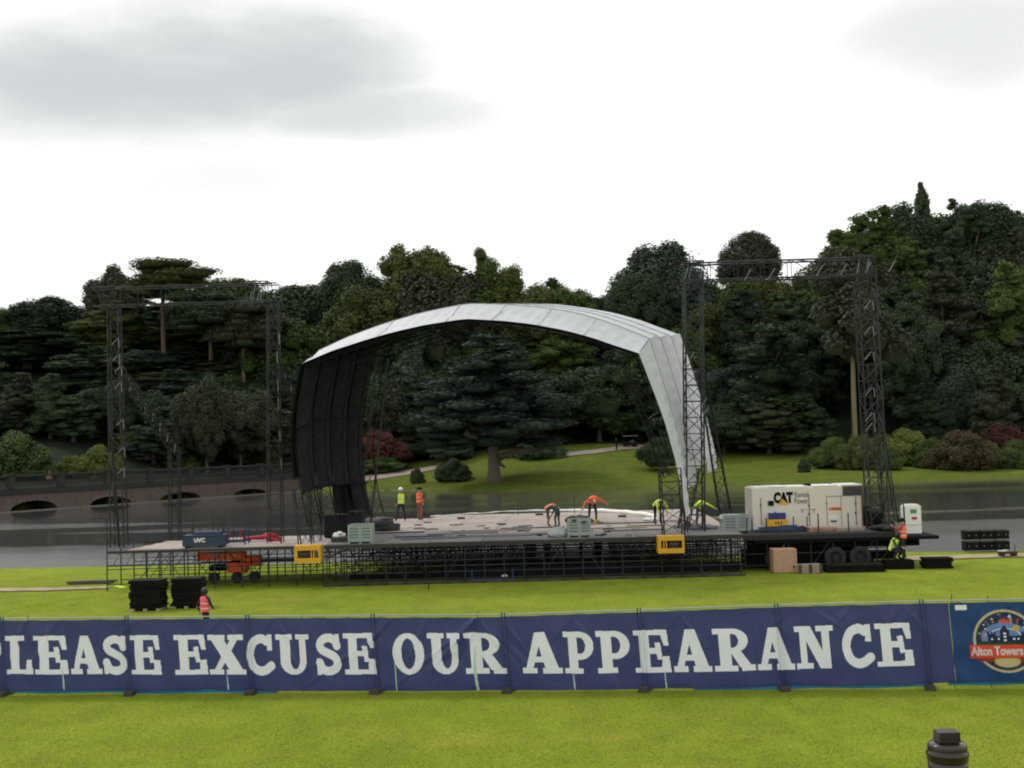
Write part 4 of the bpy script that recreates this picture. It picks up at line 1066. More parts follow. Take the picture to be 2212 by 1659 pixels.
# ================================================================== bin in front
def make_bin():
    p = at(2048, 1659, 13.5); gz = ground(p.x, 13.5)
    brown = mat('gloss_dark_brown_enamel', (0.020, 0.011, 0.010), 0.22, 0, 0.2, 3, bump=.05, bscale=9)
    purp = mat('purplish_ribbed_plastic', (0.038, 0.027, 0.032), .6)
    t = thing('litter_bin', 'dark brown glossy litter bin with ribbed cap in the near right corner', 'bin', (p.x, 13.5, gz))
    H = at(2048, 1577, 13.5).z - gz; r = 43.0 / F * 13.5
    b = MB(); b.lathe([(r * .93, 0), (r * .95, .04), (r * .955, H - .42), (r * .955, H - .31)], n=40); b.build('body', brown, t, smooth=True)
    b = MB(); b.lathe([(r * .985, H - .325), (r * 1.0, H - .31), (r * .985, H - .285), (r * 1.015, H - .275), (r * 1.03, H - .255), (r * 1.01, H - .235), (r * .96, H - .225), (r * .95, H - .20), (r * .935, H - .165), (r * .90, H - .145), (r * .84, H - .135), (r * .5, H - .125), (.01, H - .122)], n=40); b.build('lid', brown, t, smooth=True)
    b = MB(); b.box((0, 0, H - .062), (r * 1.08, r * .9, .116), top=.97); c = b.build('cap', purp, t, bevel=.006)
    for k in range(15): boxo('rib', (-r * .47 + k * r * .067, -r * .452, H - .064), (.007, .012, .10), purp, t)
    b = MB(); b.lathe([(r * .58, H - .13), (r * .52, H - .118)], n=30); b.build('neck', blk, t)
make_bin()
# ================================================================== stage platform (deck on scaffolding)
DZ = 1.93
dk = mat('dark_deck_edge', (0.03, 0.028, 0.027), 0.8, 0, .3, 3)  # even dark tone of the edge beams
XL, XR, YF, YB = -9.0, 10.6, 56.6, 77.6
st = thing('stage_platform', 'wide stage deck of pale boards on a dense grid of dark scaffold tubes', 'stage', ((XL + XR) / 2, YF, 0))
rs = random.Random(4)
def skew(x, y): return x + (y - YF) * 0.075 * (1 if x < 0 else .6)        # the platform runs back a little to the right
bw, bd = 2.45, 1.22
nxb = 8; nyb = 17
for j in range(nyb):
    for i in range(nxb):
        x = XL + bw * (i + .5); y = YF + .05 + bd * (j + .5)
        if y > 74.8 and x < -6: continue
        m_ = plygrey if j < 4 or (j < 6 and i < 3) else ply
        boxo('deck_board', (skew(x, y), y, DZ - .02 + rs.uniform(-.006, .006)), (bw - .03, bd - .025, .035), m_, st, world=True)
# edge beams
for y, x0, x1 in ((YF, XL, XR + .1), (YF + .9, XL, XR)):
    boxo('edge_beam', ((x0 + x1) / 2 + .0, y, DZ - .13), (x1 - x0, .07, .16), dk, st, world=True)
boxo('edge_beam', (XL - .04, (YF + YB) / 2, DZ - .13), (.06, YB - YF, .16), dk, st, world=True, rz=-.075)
nx_, ny_ = 22, 12
def gz(x, y): return max(ground(x, y), -1.6)
pxs = [XL + .1 + i * (XR - XL - .2) / (nx_ - 1) for i in range(nx_)]
pys = [YF + .12 + j * 1.85 for j in range(ny_)]
for j, y in enumerate(pys):
    for i, x in enumerate(pxs):
        X = skew(x, y); tubeo('standard', (X, y, gz(X, y)), (X, y, DZ - .05), .027, steel2, st)
    for z in (.22, .5, .78, 1.05, 1.32, 1.6):
        if (j > 6 or j % 2) and z in (.5, 1.05, 1.6): continue
        tubeo('ledger', (skew(pxs[0], y) - .2, y - .03, z + rs.uniform(-.03, .03)), (skew(pxs[-1], y) + .2, y - .03, z + rs.uniform(-.03, .03)), .024, steel2, st)
for i, x in enumerate(pxs):
    for z in (.4, 1.3): tubeo('transom', (x + .03, pys[0], z), (skew(x, pys[-1]) + .03, pys[-1], z), .024, steel2, st)
for j in range(0, 7):
    for i in range(0, nx_ - 1):
        if rs.random() < (.6 if j else .45):
            y = pys[j] + .04; a_, b_ = (pxs[i], pxs[i + 1]) if rs.random() < .5 else (pxs[i + 1], pxs[i])
            tubeo('brace', (skew(a_, y), y, .2), (skew(b_, y), y, 1.75), .02, steel2, st)
tubeo('brace', (pxs[3] + .9, YF - .02, 1.6), (pxs[5] + .3, YF - .02, .25), .06, blk, st)
# base boards and black panels put in as the shade under the deck
for i in range(nx_ - 1):
    y = YF - .12
    boxo('sole_board', ((pxs[i] + pxs[i + 1]) / 2, y, ground(0, y) + .06 + rs.uniform(-.01, .01)), (1.2, .24, .09), woodd, st, world=True)
for i in range(6, nx_ - 1):
    boxo('under_shade_panel', ((pxs[i] + pxs[i + 1]) / 2, YF + .35, .37 + (.05 if i % 2 else 0)), (pxs[1] - pxs[0] - .03, .03, .50), blk, st, world=True)
for i in range(1, 6):
    boxo('under_shade_panel', ((pxs[i] + pxs[i + 1]) / 2, YF + 1.2, .26), (pxs[1] - pxs[0] - .03, .03, .22), blk, st, world=True)
# loose upright tubes at the back edge
for k, (px, py) in enumerate(((873, 1110), (902, 1108), (1119, 1100), (1241, 1098), (1452, 1093))):
    p = at(px, py, 75.5); tubeo('post', (p.x, p.y, DZ), (p.x, p.y, DZ + 1.1), .022, steel2, st)

# ------------------------------------------------------------------ left wing platform
wg = thing('wing_platform', 'low scaffold wing platform at the left end of the stage with plywood boards on top', 'platform', (-15, 57, 0))
wx0, wx1, wy0, wy1 = at(231, 1190, 57).x, -9.2, 57.0, 63.2
for j in range(5):
    for i in range(4):
        x = wx0 + 1.0 + 2.5 * i + 1.2 + j * .15; y = wy0 + 1.24 * (j + .5)
        if i == 0 and j == 4: continue
        boxo('deck_board', (x, y, DZ - .05 + rs.uniform(-.01, .01)), (2.47, 1.21, .035), ply, wg, world=True)
for y in (wy0, wy1 - .05): boxo('edge_beam', ((wx0 + wx1) / 2, y - .03, DZ - .13), (wx1 - wx0, .06, .12), dk, wg, world=True)
for j in range(4):
    y = wy0 + j * 2.0
    for i in range(9):
        x = wx0 + i * 1.27; top = DZ - .07
        if j == 0 and i == 0: top = DZ + 1.5
        tubeo('standard', (x, y, ground(x, y)), (x, y, top), .03, steel2, wg)
    for z in (.3, 1.0): tubeo('ledger', (wx0, y + .03, z), (wx1, y + .03, z), .022, steel2, wg)
    for i in range(8):
        if rs.random() < .55: tubeo('brace', (wx0 + i * 1.27, y - .03, .2 if i % 2 else 1.7), (wx0 + (i + 1) * 1.27, y - .03, 1.7 if i % 2 else .2), .018, steel2, wg)
tubeo('ledger', (wx0, wy0 - .03, 1.18), (wx0 + 4.5, wy0 - .03, 1.18), .045, bluep, wg)
for i in range(7): tubeo('lattice_bar', (wx0 + .3 + i * .62, wy0 - .03, 1.2), (wx0 + .62 + i * .62, wy0 - .03, 1.78), .016, bluep, wg)
for px in (420, 470, 772, 342): pass
for k, (px, py) in enumerate(((418, 1110), (460, 1105), (556, 1112), (482, 1108))):
    p = at(px, py, 62.9); tubeo('post', (p.x, p.y, DZ), (p.x, p.y, p.z), .024, steel2, wg)

# ================================================================== truss towers
def frame_axes(d):
    d = Vector(d).normalized(); a = Vector((1, 0, 0)) if abs(d.x) < .8 else Vector((0, 1, 0))
    b = d.cross(a).normalized(); a = b.cross(d).normalized(); return d, a, b
def lattice(parent, p, q, w, name='tower', chord_r=.032, lace_r=.016, pitch=.75, lace_name='lacing', w2=None, m=None, ties=True, world=True):
    m = m or steel
    p = Vector(p); q = Vector(q); d, a, b = frame_axes(q - p); L_ = (q - p).length; w2 = w if w2 is None else w2
    cn = [(-1, -1), (1, -1), (1, 1), (-1, 1)]
    def pt(k, t):
        ww = (w + (w2 - w) * t) / 2; return p + d * (L_ * t) + a * (cn[k][0] * ww) + b * (cn[k][1] * ww)
    c = MB()
    for k in range(4): c.bar(pt(k, 0), pt(k, 1), chord_r, 5)
    o = c.build(name, m, parent, world=world)
    n = max(2, int(L_ / pitch)); l = MB()
    for i in range(n):
        t0, t1 = i / n, (i + 1) / n
        for k in range(4):
            k2 = (k + 1) % 4
            A, B_ = (pt(k, t0), pt(k2, t1)) if (i + k) % 2 else (pt(k2, t0), pt(k, t1))
            l.bar(A, B_, lace_r, 4)
            if ties: l.bar(pt(k, t1), pt(k2, t1), lace_r, 4)
    w_ = parent_world(parent); l.v = [(x - w_.x, y - w_.y, z - w_.z) for x, y, z in l.v]
    l.build(lace_name, m, o)
    return o
def glints(parent, pts):
    for p, q in pts: tubeo('glint_bar', p, q, .017, galv, parent)  # thin bright bars standing in for highlights on the steel

YA = 58.6
def P(px, py, Y=YA): return at(px, py, Y)
lf = thing('truss_frame', 'left goalpost frame of dark lattice trusses standing on the wing platform', 'truss frame', (P(258, 1185).x, YA, DZ))
pA = P(258, 1187); pB = P(596, 1180, 58.6); pC = P(378, 1163, 62.6)
lattice(lf, (pA.x, YA, DZ), P(246, 660), .66, 'tower', w2=.5)
lattice(lf, (pB.x, YA, DZ), P(590, 650), .66, 'tower', w2=.5)
lattice(lf, (pC.x, 62.6, DZ), P(377, 968, 62.6), .5, 'rear_tower')
lattice(lf, P(258, 800), P(377, 972, 62.6), .34, 'raking_strut', lace_r=.014, pitch=.6)
pD = at(640, 1000, 63.2)
lattice(lf, P(596, 790), at(650, 880, 62.6), .34, 'raking_strut', lace_r=.014, pitch=.6)
lattice(lf, (P(258, 1185).x, YA, DZ), (P(240, 900).x - .05, YA, P(240, 900).z), .05, 'side_strut', lace_r=.01)
lattice(lf, P(205, 644), P(600, 632), .86, 'top_truss', chord_r=.028, lace_r=.014, pitch=1.0)
# head blocks
for px, py in ((232, 644), (563, 632)):
    o = lattice(lf, P(px - 20, py), P(px + 20, py - .5), .98, 'head_block', chord_r=.03, lace_r=.02, pitch=.45)
glints(lf, [(P(545, 648, 58.1), P(552, 614, 58.1)), (P(562, 648, 58.1), P(570, 614, 58.1)), (P(556, 650, 58.1), P(560, 632, 58.1)), (P(540, 645, 58.1), P(544, 630, 58.1))])
G_ = []
for (x, y) in ((256, 730), (258, 765), (262, 790), (262, 825), (266, 905), (268, 965), (268, 1010)):
    G_.append((P(x, y, 58.2), P(x + 1, y + 22, 58.2))); G_.append((P(x - 14, y + 14, 58.2), P(x - 3, y + 2, 58.2)))
for (x, y) in ((598, 760), (600, 820), (601, 860), (604, 930), (607, 990), (603, 720)):
    G_.append((P(x, y, 58.2), P(x + 1, y + 24, 58.2)))
for k in range(7):
    x, y = 283 + k * 16, 826 + k * 22; G_.append((at(x, y, 59.6 + k * .4), at(x - 2, y + 18, 59.6 + k * .4)))
for k in range(3):
    x, y = 617 + k * 12, 808 + k * 24; G_.append((at(x, y, 59.6), at(x, y + 16, 59.6)))
glints(lf, G_)

YR = 59.2
rf = thing('truss_frame', 'right goalpost frame of black lattice trusses beside the generator', 'truss frame', (at(1505, 1150, YR).x, YR, DZ))
pD = at(1508, 1150, YR); pF = at(1897, 1150, YR)
lattice(rf, (pD.x - .15, YR, DZ), at(1496, 590, YR), .86, 'tower', chord_r=.045, lace_r=.026)
lattice(rf, (at(1572, 1120, 62).x, 62.2, DZ), at(1515, 800, YR + .5), .62, 'rear_leg', w2=.3)
lattice(rf, (pF.x, YR, DZ), at(1866, 580, YR), .86, 'tower', chord_r=.045, lace_r=.026)
lattice(rf, (at(1925, 1130, 61.5).x, 61.6, DZ), at(1880, 790, YR + .5), .62, 'rear_leg', w2=.3)
lattice(rf, at(1474, 590, YR), at(1878, 577, YR), .86, 'top_truss', chord_r=.046, lace_r=.022, pitch=1.2)
for px, py in ((1497, 589), (1864, 578)):
    lattice(rf, at(px - 20, py, YR), at(px + 20, py - .6, YR), 1.02, 'head_block', chord_r=.034, lace_r=.022, pitch=.45)
G_ = []
for k in range(7):
    x = 1608 + k * 52; y = 606 - k * 3.2; G_.append((at(x, y, YR - .5), at(x + 14, y - 24, YR - .5)))
for x in (1480, 1488, 1512): G_.append((at(x, 600, YR - .5), at(x + 7, 574, YR - .5)))
for x in (1852, 1872): G_.append((at(x, 590, YR - .5), at(x + 5, 560, YR - .5)))
for k in range(9):
    if k % 4 == 3: continue
    y = 650 + k * 44 + 11 * (k % 3); x0 = 1872 + (y - 600) * .012; G_.append((at(x0 + 12, y, YR - .47), at(x0 + 15, y + 20, YR - .47))); G_.append((at(x0 - 6, y + 18, YR - .47), at(x0 + 8, y, YR - .47)))
for (x, y) in ((1530, 880), (1527, 860), (1500, 760), (1503, 800), (1505, 840), (1486, 870), (1487, 920)): G_.append((at(x, y, YR - .47), at(x - 9, y + 14, YR - .47)))
glints(rf, G_)

# ================================================================== roof
def resample(pts, n):
    pts = [Vector(p) for p in pts]; l = [0]
    for a_, b_ in zip(pts[:-1], pts[1:]): l.append(l[-1] + (b_ - a_).length)
    o = []
    for i in range(n + 1):
        s_ = l[-1] * i / n; k = max(j for j in range(len(l)) if l[j] <= s_ + 1e-9); k = min(k, len(pts) - 2)
        f = (s_ - l[k]) / max(1e-9, l[k + 1] - l[k]); o.append(pts[k].lerp(pts[k + 1], min(1, f)))
    return o
NL, NRf, NRt = 10, 30, 14
def rib(Y, left, roof, right):
    a_ = resample([at(x, y, Y) for x, y in left], NL); b_ = resample([at(x, y, Y) for x, y in roof], NRf); c = resample([at(x, y, Y) for x, y in right], NRt)
    return a_[:-1] + b_ + c[1:]
YS = [57.2, 58.9, 60.6, 62.3, 64.0]
rib0 = rib(YS[0], [(655, 1140), (650, 1115), (636, 1050), (626, 965), (631, 880), (648, 787)], [(648, 787), (716, 758), (790, 734), (850, 717), (916, 702), (1003, 688.5), (1083, 692.6), (1150, 700), (1223, 714), (1275, 728), (1327, 746), (1380, 763)], [(1380, 763), (1400, 815), (1420, 867), (1437, 915), (1457, 987), (1473, 1060), (1482, 1117)])
rib1 = rib(YS[1], [(690, 1128), (682, 1100), (670, 1040), (662, 960), (667, 875), (688, 757)], [(688, 757), (750, 728), (823, 701), (905, 676.5), (983, 660), (1023, 655), (1100, 658), (1180, 665), (1253, 677), (1327, 701), (1402, 731)], [(1402, 731), (1420, 785), (1440, 850), (1458, 912), (1472, 975), (1482, 1030), (1489, 1080)])
rib4 = rib(YS[4], [(795, 1118), (786, 1090), (776, 1030), (770, 960), (778, 870), (800, 752)], [(800, 752), (855, 726), (920, 699), (990, 676), (1050, 664), (1110, 658), (1160, 655.5), (1206, 657.5), (1265, 665), (1327, 676), (1383, 691.5), (1470, 724)], [(1470, 724), (1487, 773), (1504, 827), (1522, 885), (1538, 945), (1547, 985), (1549, 1030)])
ribs = [rib0, rib1]
for k in (1, 2): ribs.append([a_.lerp(b_, k / 3) for a_, b_ in zip(rib1, rib4)])
ribs.append(rib4)
rfx = thing('stage_roof', 'arched stage roof with white fabric top, black left wall and white right flaps', 'stage roof', (-1, 57.2, DZ))
mid = Vector((-1.2, 0, 6.0))
def inward(pts, i, dist):
    a_ = pts[max(0, i - 1)]; b_ = pts[min(len(pts) - 1, i + 1)]; t = (b_ - a_).normalized(); n = Vector((-t.z, 0, t.x))
    c = Vector((mid.x, pts[i].y, mid.z)) - pts[i]
    if n.dot(c) < 0: n = -n
    n.normalize(); return pts[i] + n * dist
ri0, ri1 = NL, NL + NRf           # indices of the eaves
# fabric bays
def bay(k, A, B_, i0, i1, nm, m, push, sag=.10, taper=None, sub=9):
    vs_ = []; rows = 0
    for i in range(i0, i1 + 1):
        for q in range(3 if i < i1 else 1):
            f = q / 3; a_ = inward(A, i, push).lerp(inward(A, min(i + 1, len(A) - 1), push), f); b_ = inward(B_, i, push).lerp(inward(B_, min(i + 1, len(B_) - 1), push), f)
            n0 = (inward(A, i, 1) - A[i]).normalized(); t_ = (i + f - i0) / max(1, i1 - i0)
            lo, hi = 0.0, 1.0
            if taper: lo, hi = taper(t_)
            for s_ in range(sub + 1):
                w = lo + (hi - lo) * s_ / sub; e = s_ / sub
                p = a_.lerp(b_, w) + n0 * (sag * math.sin(math.pi * e) + .02 * math.sin(i * 2.1 + f * 6 + k) * math.sin(e * 9 + i * .8) * math.sin(math.pi * e) + .030 * math.sin((i + f) * 5.3 + 1.5 * math.sin(e * 4)) * math.sin(e * 3.1) + .02 * math.sin(e * 17 + i * 1.1) * math.sin(math.pi * e))
                vs_.append(p)
            rows += 1
    fs = [(r * (sub + 1) + s_, r * (sub + 1) + s_ + 1, (r + 1) * (sub + 1) + s_ + 1, (r + 1) * (sub + 1) + s_) for r in range(rows - 1) for s_ in range(sub)]
    mb = MB(); mb.add(vs_, fs); o = mb.build(nm, m, rfx, world=True, smooth=True)
    return o
lining = mat('black_roof_lining', (0.013, 0.013, 0.015), 0.9, 0, .3, 1, spec=.1)
names = []
for k in range(4):
    bay(k, ribs[k], ribs[k + 1], ri0, ri1, 'roof_panel', canvas, 0, sag=.08)
    bay(k, ribs[k], ribs[k + 1], ri0, ri1, 'roof_lining', lining, .16, sag=.0, sub=3)
    end = [14, 13, 12, 13][k]
    fl = [lambda t: (0.0, 1.0 - .6 * max(0, t - .75) / .25), lambda t: (.03 * t, 1.0 - .25 * max(0, t - .6)), lambda t: (.02 * t, 1 - .04 * t), lambda t: (.02 * t, 1)][k]
    bay(k, ribs[k], ribs[k + 1], ri1, ri1 + end, 'side_flap', canvas, 0, sag=-.14, taper=fl)
    # left wall outside
    bay(k, ribs[k], ribs[k + 1], 3 if k < 3 else 1, ri0, 'left_wall_fabric', darkcloth, 0, sag=.02, sub=3)
    # charcoal wall cloth inside, upper and lower drops
    def wallpart(i0, i1, push):
        bay(k, ribs[k], ribs[k + 1], i0, i1, 'wall_cloth', darkcloth, push, sag=.05 + .02 * k, taper=lambda t: (.035, .965), sub=5)
    wallpart(6, 10, .22); wallpart(2 if k < 3 else 0, 6, .28)
seam = MB()
for k in range(1, 4):
    for i in range(ri0, ri1): seam.bar(inward(ribs[k], i, -.02), inward(ribs[k], i + 1, -.02), .016, 4)
    for i in range(ri1, ri1 + 8): seam.bar(inward(ribs[k], i, -.0), inward(ribs[k], i + 1, -.0), .026, 4)
seam.build('seam', greylouv, rfx, world=True)
cs = MB()
for i in (ri0 + 7, ri0 + 13, ri0 + 17, ri0 + 21, ri0 + 25):
    pa = [inward(ribs[0], i, -.01).lerp(inward(ribs[1], i, -.01), q / 6) - (inward(ribs[0], i, 1) - ribs[0][i]) * .0 + (inward(ribs[0], i, 1) - ribs[0][i]).normalized() * (.08 * math.sin(math.pi * q / 6) - .02) for q in range(7)]
    for a_, b_ in zip(pa[:-1], pa[1:]): cs.bar(a_, b_, .02, 4)
cs.build('cross_seam', canvas, rfx, world=True)
ribm = mat('shaded_rib_steel', (0.006, 0.006, 0.007), 0.8, spec=.1)  # darker than the truss steel: shade under the roof put into the colour
# lattice ribs inside
for k in range(5):
    c = MB(); R_ = ribs[k]; dep = .62
    n = len(R_); i_end = NL + NRf + 9
    inn = [inward(R_, i, .25) for i in range(n)]; in2 = [inward(R_, i, .25 + dep) for i in range(n)]
    for i in range(0, i_end):
        c.bar(inn[i], inn[i + 1], .032, 4); c.bar(in2[i], in2[i + 1], .032, 4)
        md = in2[i].lerp(in2[i + 1], .5) ; c.bar(inn[i], md, .016, 4); c.bar(md, inn[i + 1], .016, 4)
    c.build('arch_rib', ribm, rfx, world=True)
for i in (NL, NL + 6, NL + 12, NL + 18, NL + 24, NL + 30, 6, 2):
    c = MB()
    for k in range(4):
        a_, b_ = inward(ribs[k], i, .3), inward(ribs[k + 1], i, .3); a2, b2 = inward(ribs[k], i, .8), inward(ribs[k + 1], i, .8)
        c.bar(a_, b_, .022, 4); c.bar(a2, b2, .022, 4); c.bar(a_, b2, .016, 4)
    c.build('purlin', ribm, rfx, world=True)
# the four corner masts
def mast(px0, py0, px1, py1, Y, w, **k): lattice(rfx, at(px0, py0, Y), at(px1, py1, Y), w, 'mast', **k)
p = at(662, 1176, 57.3); lattice(rfx, (p.x, 57.3, DZ), at(648, 1055, 57.3), .62, 'mast', chord_r=.03)
p = at(700, 1165, 59.2); lattice(rfx, (p.x - .4, 59.2, DZ), at(682, 1055, 59.2), .5, 'mast', chord_r=.026)
lattice(rfx, (at(786, 1140, 64.2).x, 64.2, DZ), at(826, 772, 64.2), .62, 'mast', chord_r=.026, lace_r=.012, pitch=1.6, ties=False)
p = at(1455, 1150, 57.2); lattice(rfx, (p.x, 57.3, DZ), at(1446, 1012, 57.3), .95, 'mast', chord_r=.034, lace_r=.022, pitch=.6)
lattice(rfx, at(1440, 1030, 59), at(1352, 800, 59), .26, 'mast', chord_r=.024, lace_r=.012, pitch=.7)
p = at(1486, 1140, 58.5); lattice(rfx, (p.x, 60.2, DZ), at(1500, 1010, 60.2), .5, 'mast', chord_r=.028, lace_r=.018, pitch=.6)
glints(rfx, [(at(1402, 905, 58.5), at(1418, 888, 58.5)), (at(1408, 898, 58.5), at(1425, 890, 58.5)), (at(786, 896, 64), at(805, 895, 64)), (at(800, 774, 64), at(836, 772, 64))])
# yellow ballast frames under the front legs
def ballast(px, py, lab, flip):
    p = at(px, py, 56.3); t = thing('ballast_frame', lab, 'ballast frame', (p.x, 56.3, p.z), 0, 'yellow ballast frames under the roof legs')
    w, h, d = 1.22, .80, .7
    for z in (-h / 2 + .11, h / 2 - .11): boxo('beam', (0, 0, z), (w, d, .22), yellowp, t)
    boxo('upright', (-w / 2 + .07, 0, 0), (.14, d - .02, h - .442), yellowp, t); boxo('upright', (w / 2 - .05, 0, 0), (.1, d - .02, h - .442), yellowp, t)
    for x in ((.16, .28) if not flip else (-.22, -.34)): boxo('divider', (x, -.1, 0), (.05, d - .3, h - .442), yellowp, t)
    boxo('weight_block', (-.12 if not flip else .14, .05, 0), (.48, .5, h - .50), mat('dark_red_weight', (.03, .012, .01), .7), t)
    m_ = MB()
    for k in range(5): m_.box(((-.30 if not flip else .02) + k * .075, -.21, .03 - (k % 2) * .03), (.04, .01, .07))
    m_.build('faded_lettering', greylouv, t)
ballast(667, 1196, 'yellow steel ballast frame at the deck edge below the black left wall', False)
ballast(1448, 1175, 'yellow steel ballast frame at the deck edge below the white right flaps', True)
# ================================================================== side platform, trailer, generator
PZ = 1.72
sp_ = thing('side_platform', 'dark side platform right of the stage carrying the generator and bins', 'platform', (15, 57.6, 0))
px0, px1, py0, py1 = 10.9, 18.6, 58.2, 63.2
blackdeck = mat('black_deck_edge', (0.014, 0.014, 0.016), 0.7, 0, .3, 3, rnd=.3)
for j in range(5):
    for i in range(4):
        boxo('deck_board', (px0 + 1.925 * (i + .5), py0 + 1.0 * (j + .5), PZ - .02), (1.9, .97, .04), blackdeck, sp_, world=True)
for y in (py0 - .04, py1 + .04): boxo('edge_beam', ((px0 + px1) / 2, y, PZ - .14), (px1 - px0, .07, .20), blackdeck, sp_, world=True)
boxo('edge_beam', (px1 + .04, (py0 + py1) / 2, PZ - .14), (.07, py1 - py0, .20), blackdeck, sp_, world=True)
for j in range(4):
    y = py0 + .1 + j * 1.8
    for i in range(8):
        x = px0 + .1 + i * 1.06; tubeo('standard', (x, y, max(-1.6, ground(x, y))), (x, y, PZ - .06), .035, steel, sp_)
    for z in (.25, .8, 1.3): tubeo('ledger', (px0, y + .04, z), (px1, y + .04, z), .026, steel, sp_)
    for i in range(7):
        if rs.random() < .6: tubeo('brace', (px0 + .1 + i * 1.06, y - .04, .15), (px0 + .1 + (i + 1) * 1.06, y - .04, 1.5), .022, steel, sp_)
for i in range(7): boxo('under_shade_panel', (px0 + .6 + i * 1.08, py0 + 1.0, .55), (1.1, .03, .9 if i in (0, 1, 2, 3) else .45), blk, sp_, world=True)  # black sheets added for the shade below the platform
for k, (a_, b_) in enumerate(((15.2, .35), (16.8, .45), (17.9, .3))):
    boxo('equipment_box', (a_, py0 + .5, ground(a_, py0) + b_ / 2), (.9, .5, b_), blackp, sp_, world=True)
# scaffold handrails at the far right
for x in (17.3, 18.0, 18.8): tubeo('handrail_post', (x, py1 - .3, PZ), (x, py1 - .3, PZ + 1.0), .022, steel, sp_)
for z in (.5, 1.0): tubeo('handrail', (17.3, py1 - .3, PZ + z), (18.8, py1 - .3, PZ + z), .02, galv if z < .7 else steel, sp_)

tr = thing('flatbed_trailer', 'black flatbed trailer parked behind the plywood crate, its bed end poking out at the right', 'trailer', (15.5, 59.4, 0))
m = MB(); m.box((0.4, 0, 1.40), (8.9, 2.4, .16)); m.build('bed', blk, tr, bevel=.02)
for s_ in (-.5, .5): 
    m = MB(); m.box((0, s_, 1.14), (8.2, .14, .34)); m.build('chassis_beam', blk, tr)
wheelr = mat('dusty_black_tyre', (.016, .016, .018), .75, 0, .2, 5)
for i, x in enumerate((-3.0, -.15, 1.05)):
    for y in (-1.02, 1.02):
        w = MB(); prof = [(.30, -.14), (.46, -.14), (.52, -.09), (.52, .09), (.46, .14), (.30, .14)]
        vs_ = []; n = 26
        for (r_, o_) in prof:
            for k in range(n): a_ = 2 * math.pi * k / n; vs_.append((x + r_ * math.cos(a_), y + o_, .54 + r_ * math.sin(a_)))
        fs = [(i2 * n + k, i2 * n + (k + 1) % n, (i2 + 1) * n + (k + 1) % n, (i2 + 1) * n + k) for i2 in range(len(prof) - 1) for k in range(n)]
        w.add(vs_, fs); wo = w.build('wheel', wheelr, tr, smooth=False)
        h = MB(); vs_ = []
        for (r_, o_) in ((.0, -.05), (.12, -.07), (.14, -.02), (.30, -.03), (.31, .1)):
            for k in range(n): a_ = 2 * math.pi * k / n; vs_.append((x + max(r_, .001) * math.cos(a_), y + o_ * (1 if y < 0 else -1), .54 + max(r_, .001) * math.sin(a_)))
        h.add(vs_, [(i2 * n + k, i2 * n + (k + 1) % n, (i2 + 1) * n + (k + 1) % n, (i2 + 1) * n + k) for i2 in range(4) for k in range(n)]); ho = h.build('hub', wheelr, wo)
m = MB(); m.box((-4.0, 0, .75), (.12, 1.4, .5)); m.build('bumper', blk, tr)

# generator
gp = at(1627, 1142, 60.3); gx0 = gp.x; gx1 = at(1865, 1140, 60.3).x; gw = gx1 - gx0; gh = 2.12; gd = 1.9
ge = thing('generator', 'long cream container generator with CAT lettering on the side platform', 'generator', ((gx0 + gx1) / 2, 60.3 + gd / 2, PZ + .05))
m = MB(); m.box((0, 0, gh / 2), (gw, gd, gh)); m.build('container', beige, ge, bevel=.03)
fy = -gd / 2
def gpx(px, py):      # photo point -> local on the front face
    q = at(px, py, 60.3); return q.x - ge.location.x, q.z - ge.location.z
for a_, b_, zz in ((1628, 1660, 0), (1660, 1700, .012), (1703, 1748, 0), (1756, 1810, .01)):
    xa = gpx(a_, 1054)[0]; xb = gpx(b_, 1054)[0]; boxo('roof_sheet', ((xa + xb) / 2, -.02, gh + .02 + zz), (xb - xa - .02, gd - .1, .035), whitep, ge)
boxo('roof_sheet', (gpx(1840, 1050)[0], -.02, gh + .035), (1.05, gd - .06, .06), whitep, ge)
lx, lz = gpx(1841, 1060)
boxo('louvre_panel', (lx, fy - .012, lz), (.98, .02, .48), greylouv, ge)
lm = MB()
for k in range(9): lm.box((lx, fy - .035, lz - .2 + k * .05), (.94, .025, .014))
lm.build('louvre_slats', blk, ge)
boxo('exhaust_stub', (gpx(1751, 1050)[0], -.3, gh + .07), (.28, .3, .14), blk, ge)
for a_, y0, y1 in ((1643, 1076, 1134), (1747, 1068, 1136), (1785, 1070, 1140), (1848, 1072, 1134), (1816, 1070, 1136)):
    xa, za = gpx(a_, y0); _, zb = gpx(a_, y1); zb = max(zb, .1)
    boxo('door_edge', (xa, fy - .012, (za + zb) / 2), (.018 if a_ in (1785, 1816) else .04, .022, za - zb), greylouv, ge)
xa, za = gpx(1787, 1072); xb, _ = gpx(1846, 1071)
boxo('door_edge', ((xa + xb) / 2, fy - .012, za), (xb - xa, .02, .02), greylouv, ge)
for a_, y in ((1643, 1092), (1747, 1092), (1747, 1110), (1848, 1088), (1848, 1108)):
    xa, za = gpx(a_, y); boxo('hinge', (xa, fy - .035, za), (.07, .03, .07), blk, ge)
xa, za = gpx(1665, 1087); boxo('socket_box', (xa, fy - .035, za), (.27, .06, .24), blk, ge)
xa, za = gpx(1804, 1099); boxo('orange_sticker', (xa, fy - .008, za), (.62, .012, .15), mat('orange_sticker', (.62, .20, .03), .5), ge); boxo('sticker_text_bar', (xa + .08, fy - .018, za), (.4, .01, .06), mat('sticker_dark', (.25, .07, .01), .5), ge)
xa, za = gpx(1801, 1118); boxo('white_sticker', (xa, fy - .008, za), (.5, .012, .2), whitep, ge)
xa, za = gpx(1801, 1126); boxo('blue_sticker', (xa, fy - .008, za), (.3, .012, .08), bluep, ge)
xa, za = gpx(1784, 1087); boxo('green_sticker', (xa + .03, fy - .008, za), (.07, .012, .1), mat('green_st', (.05, .2, .06), .5), ge)
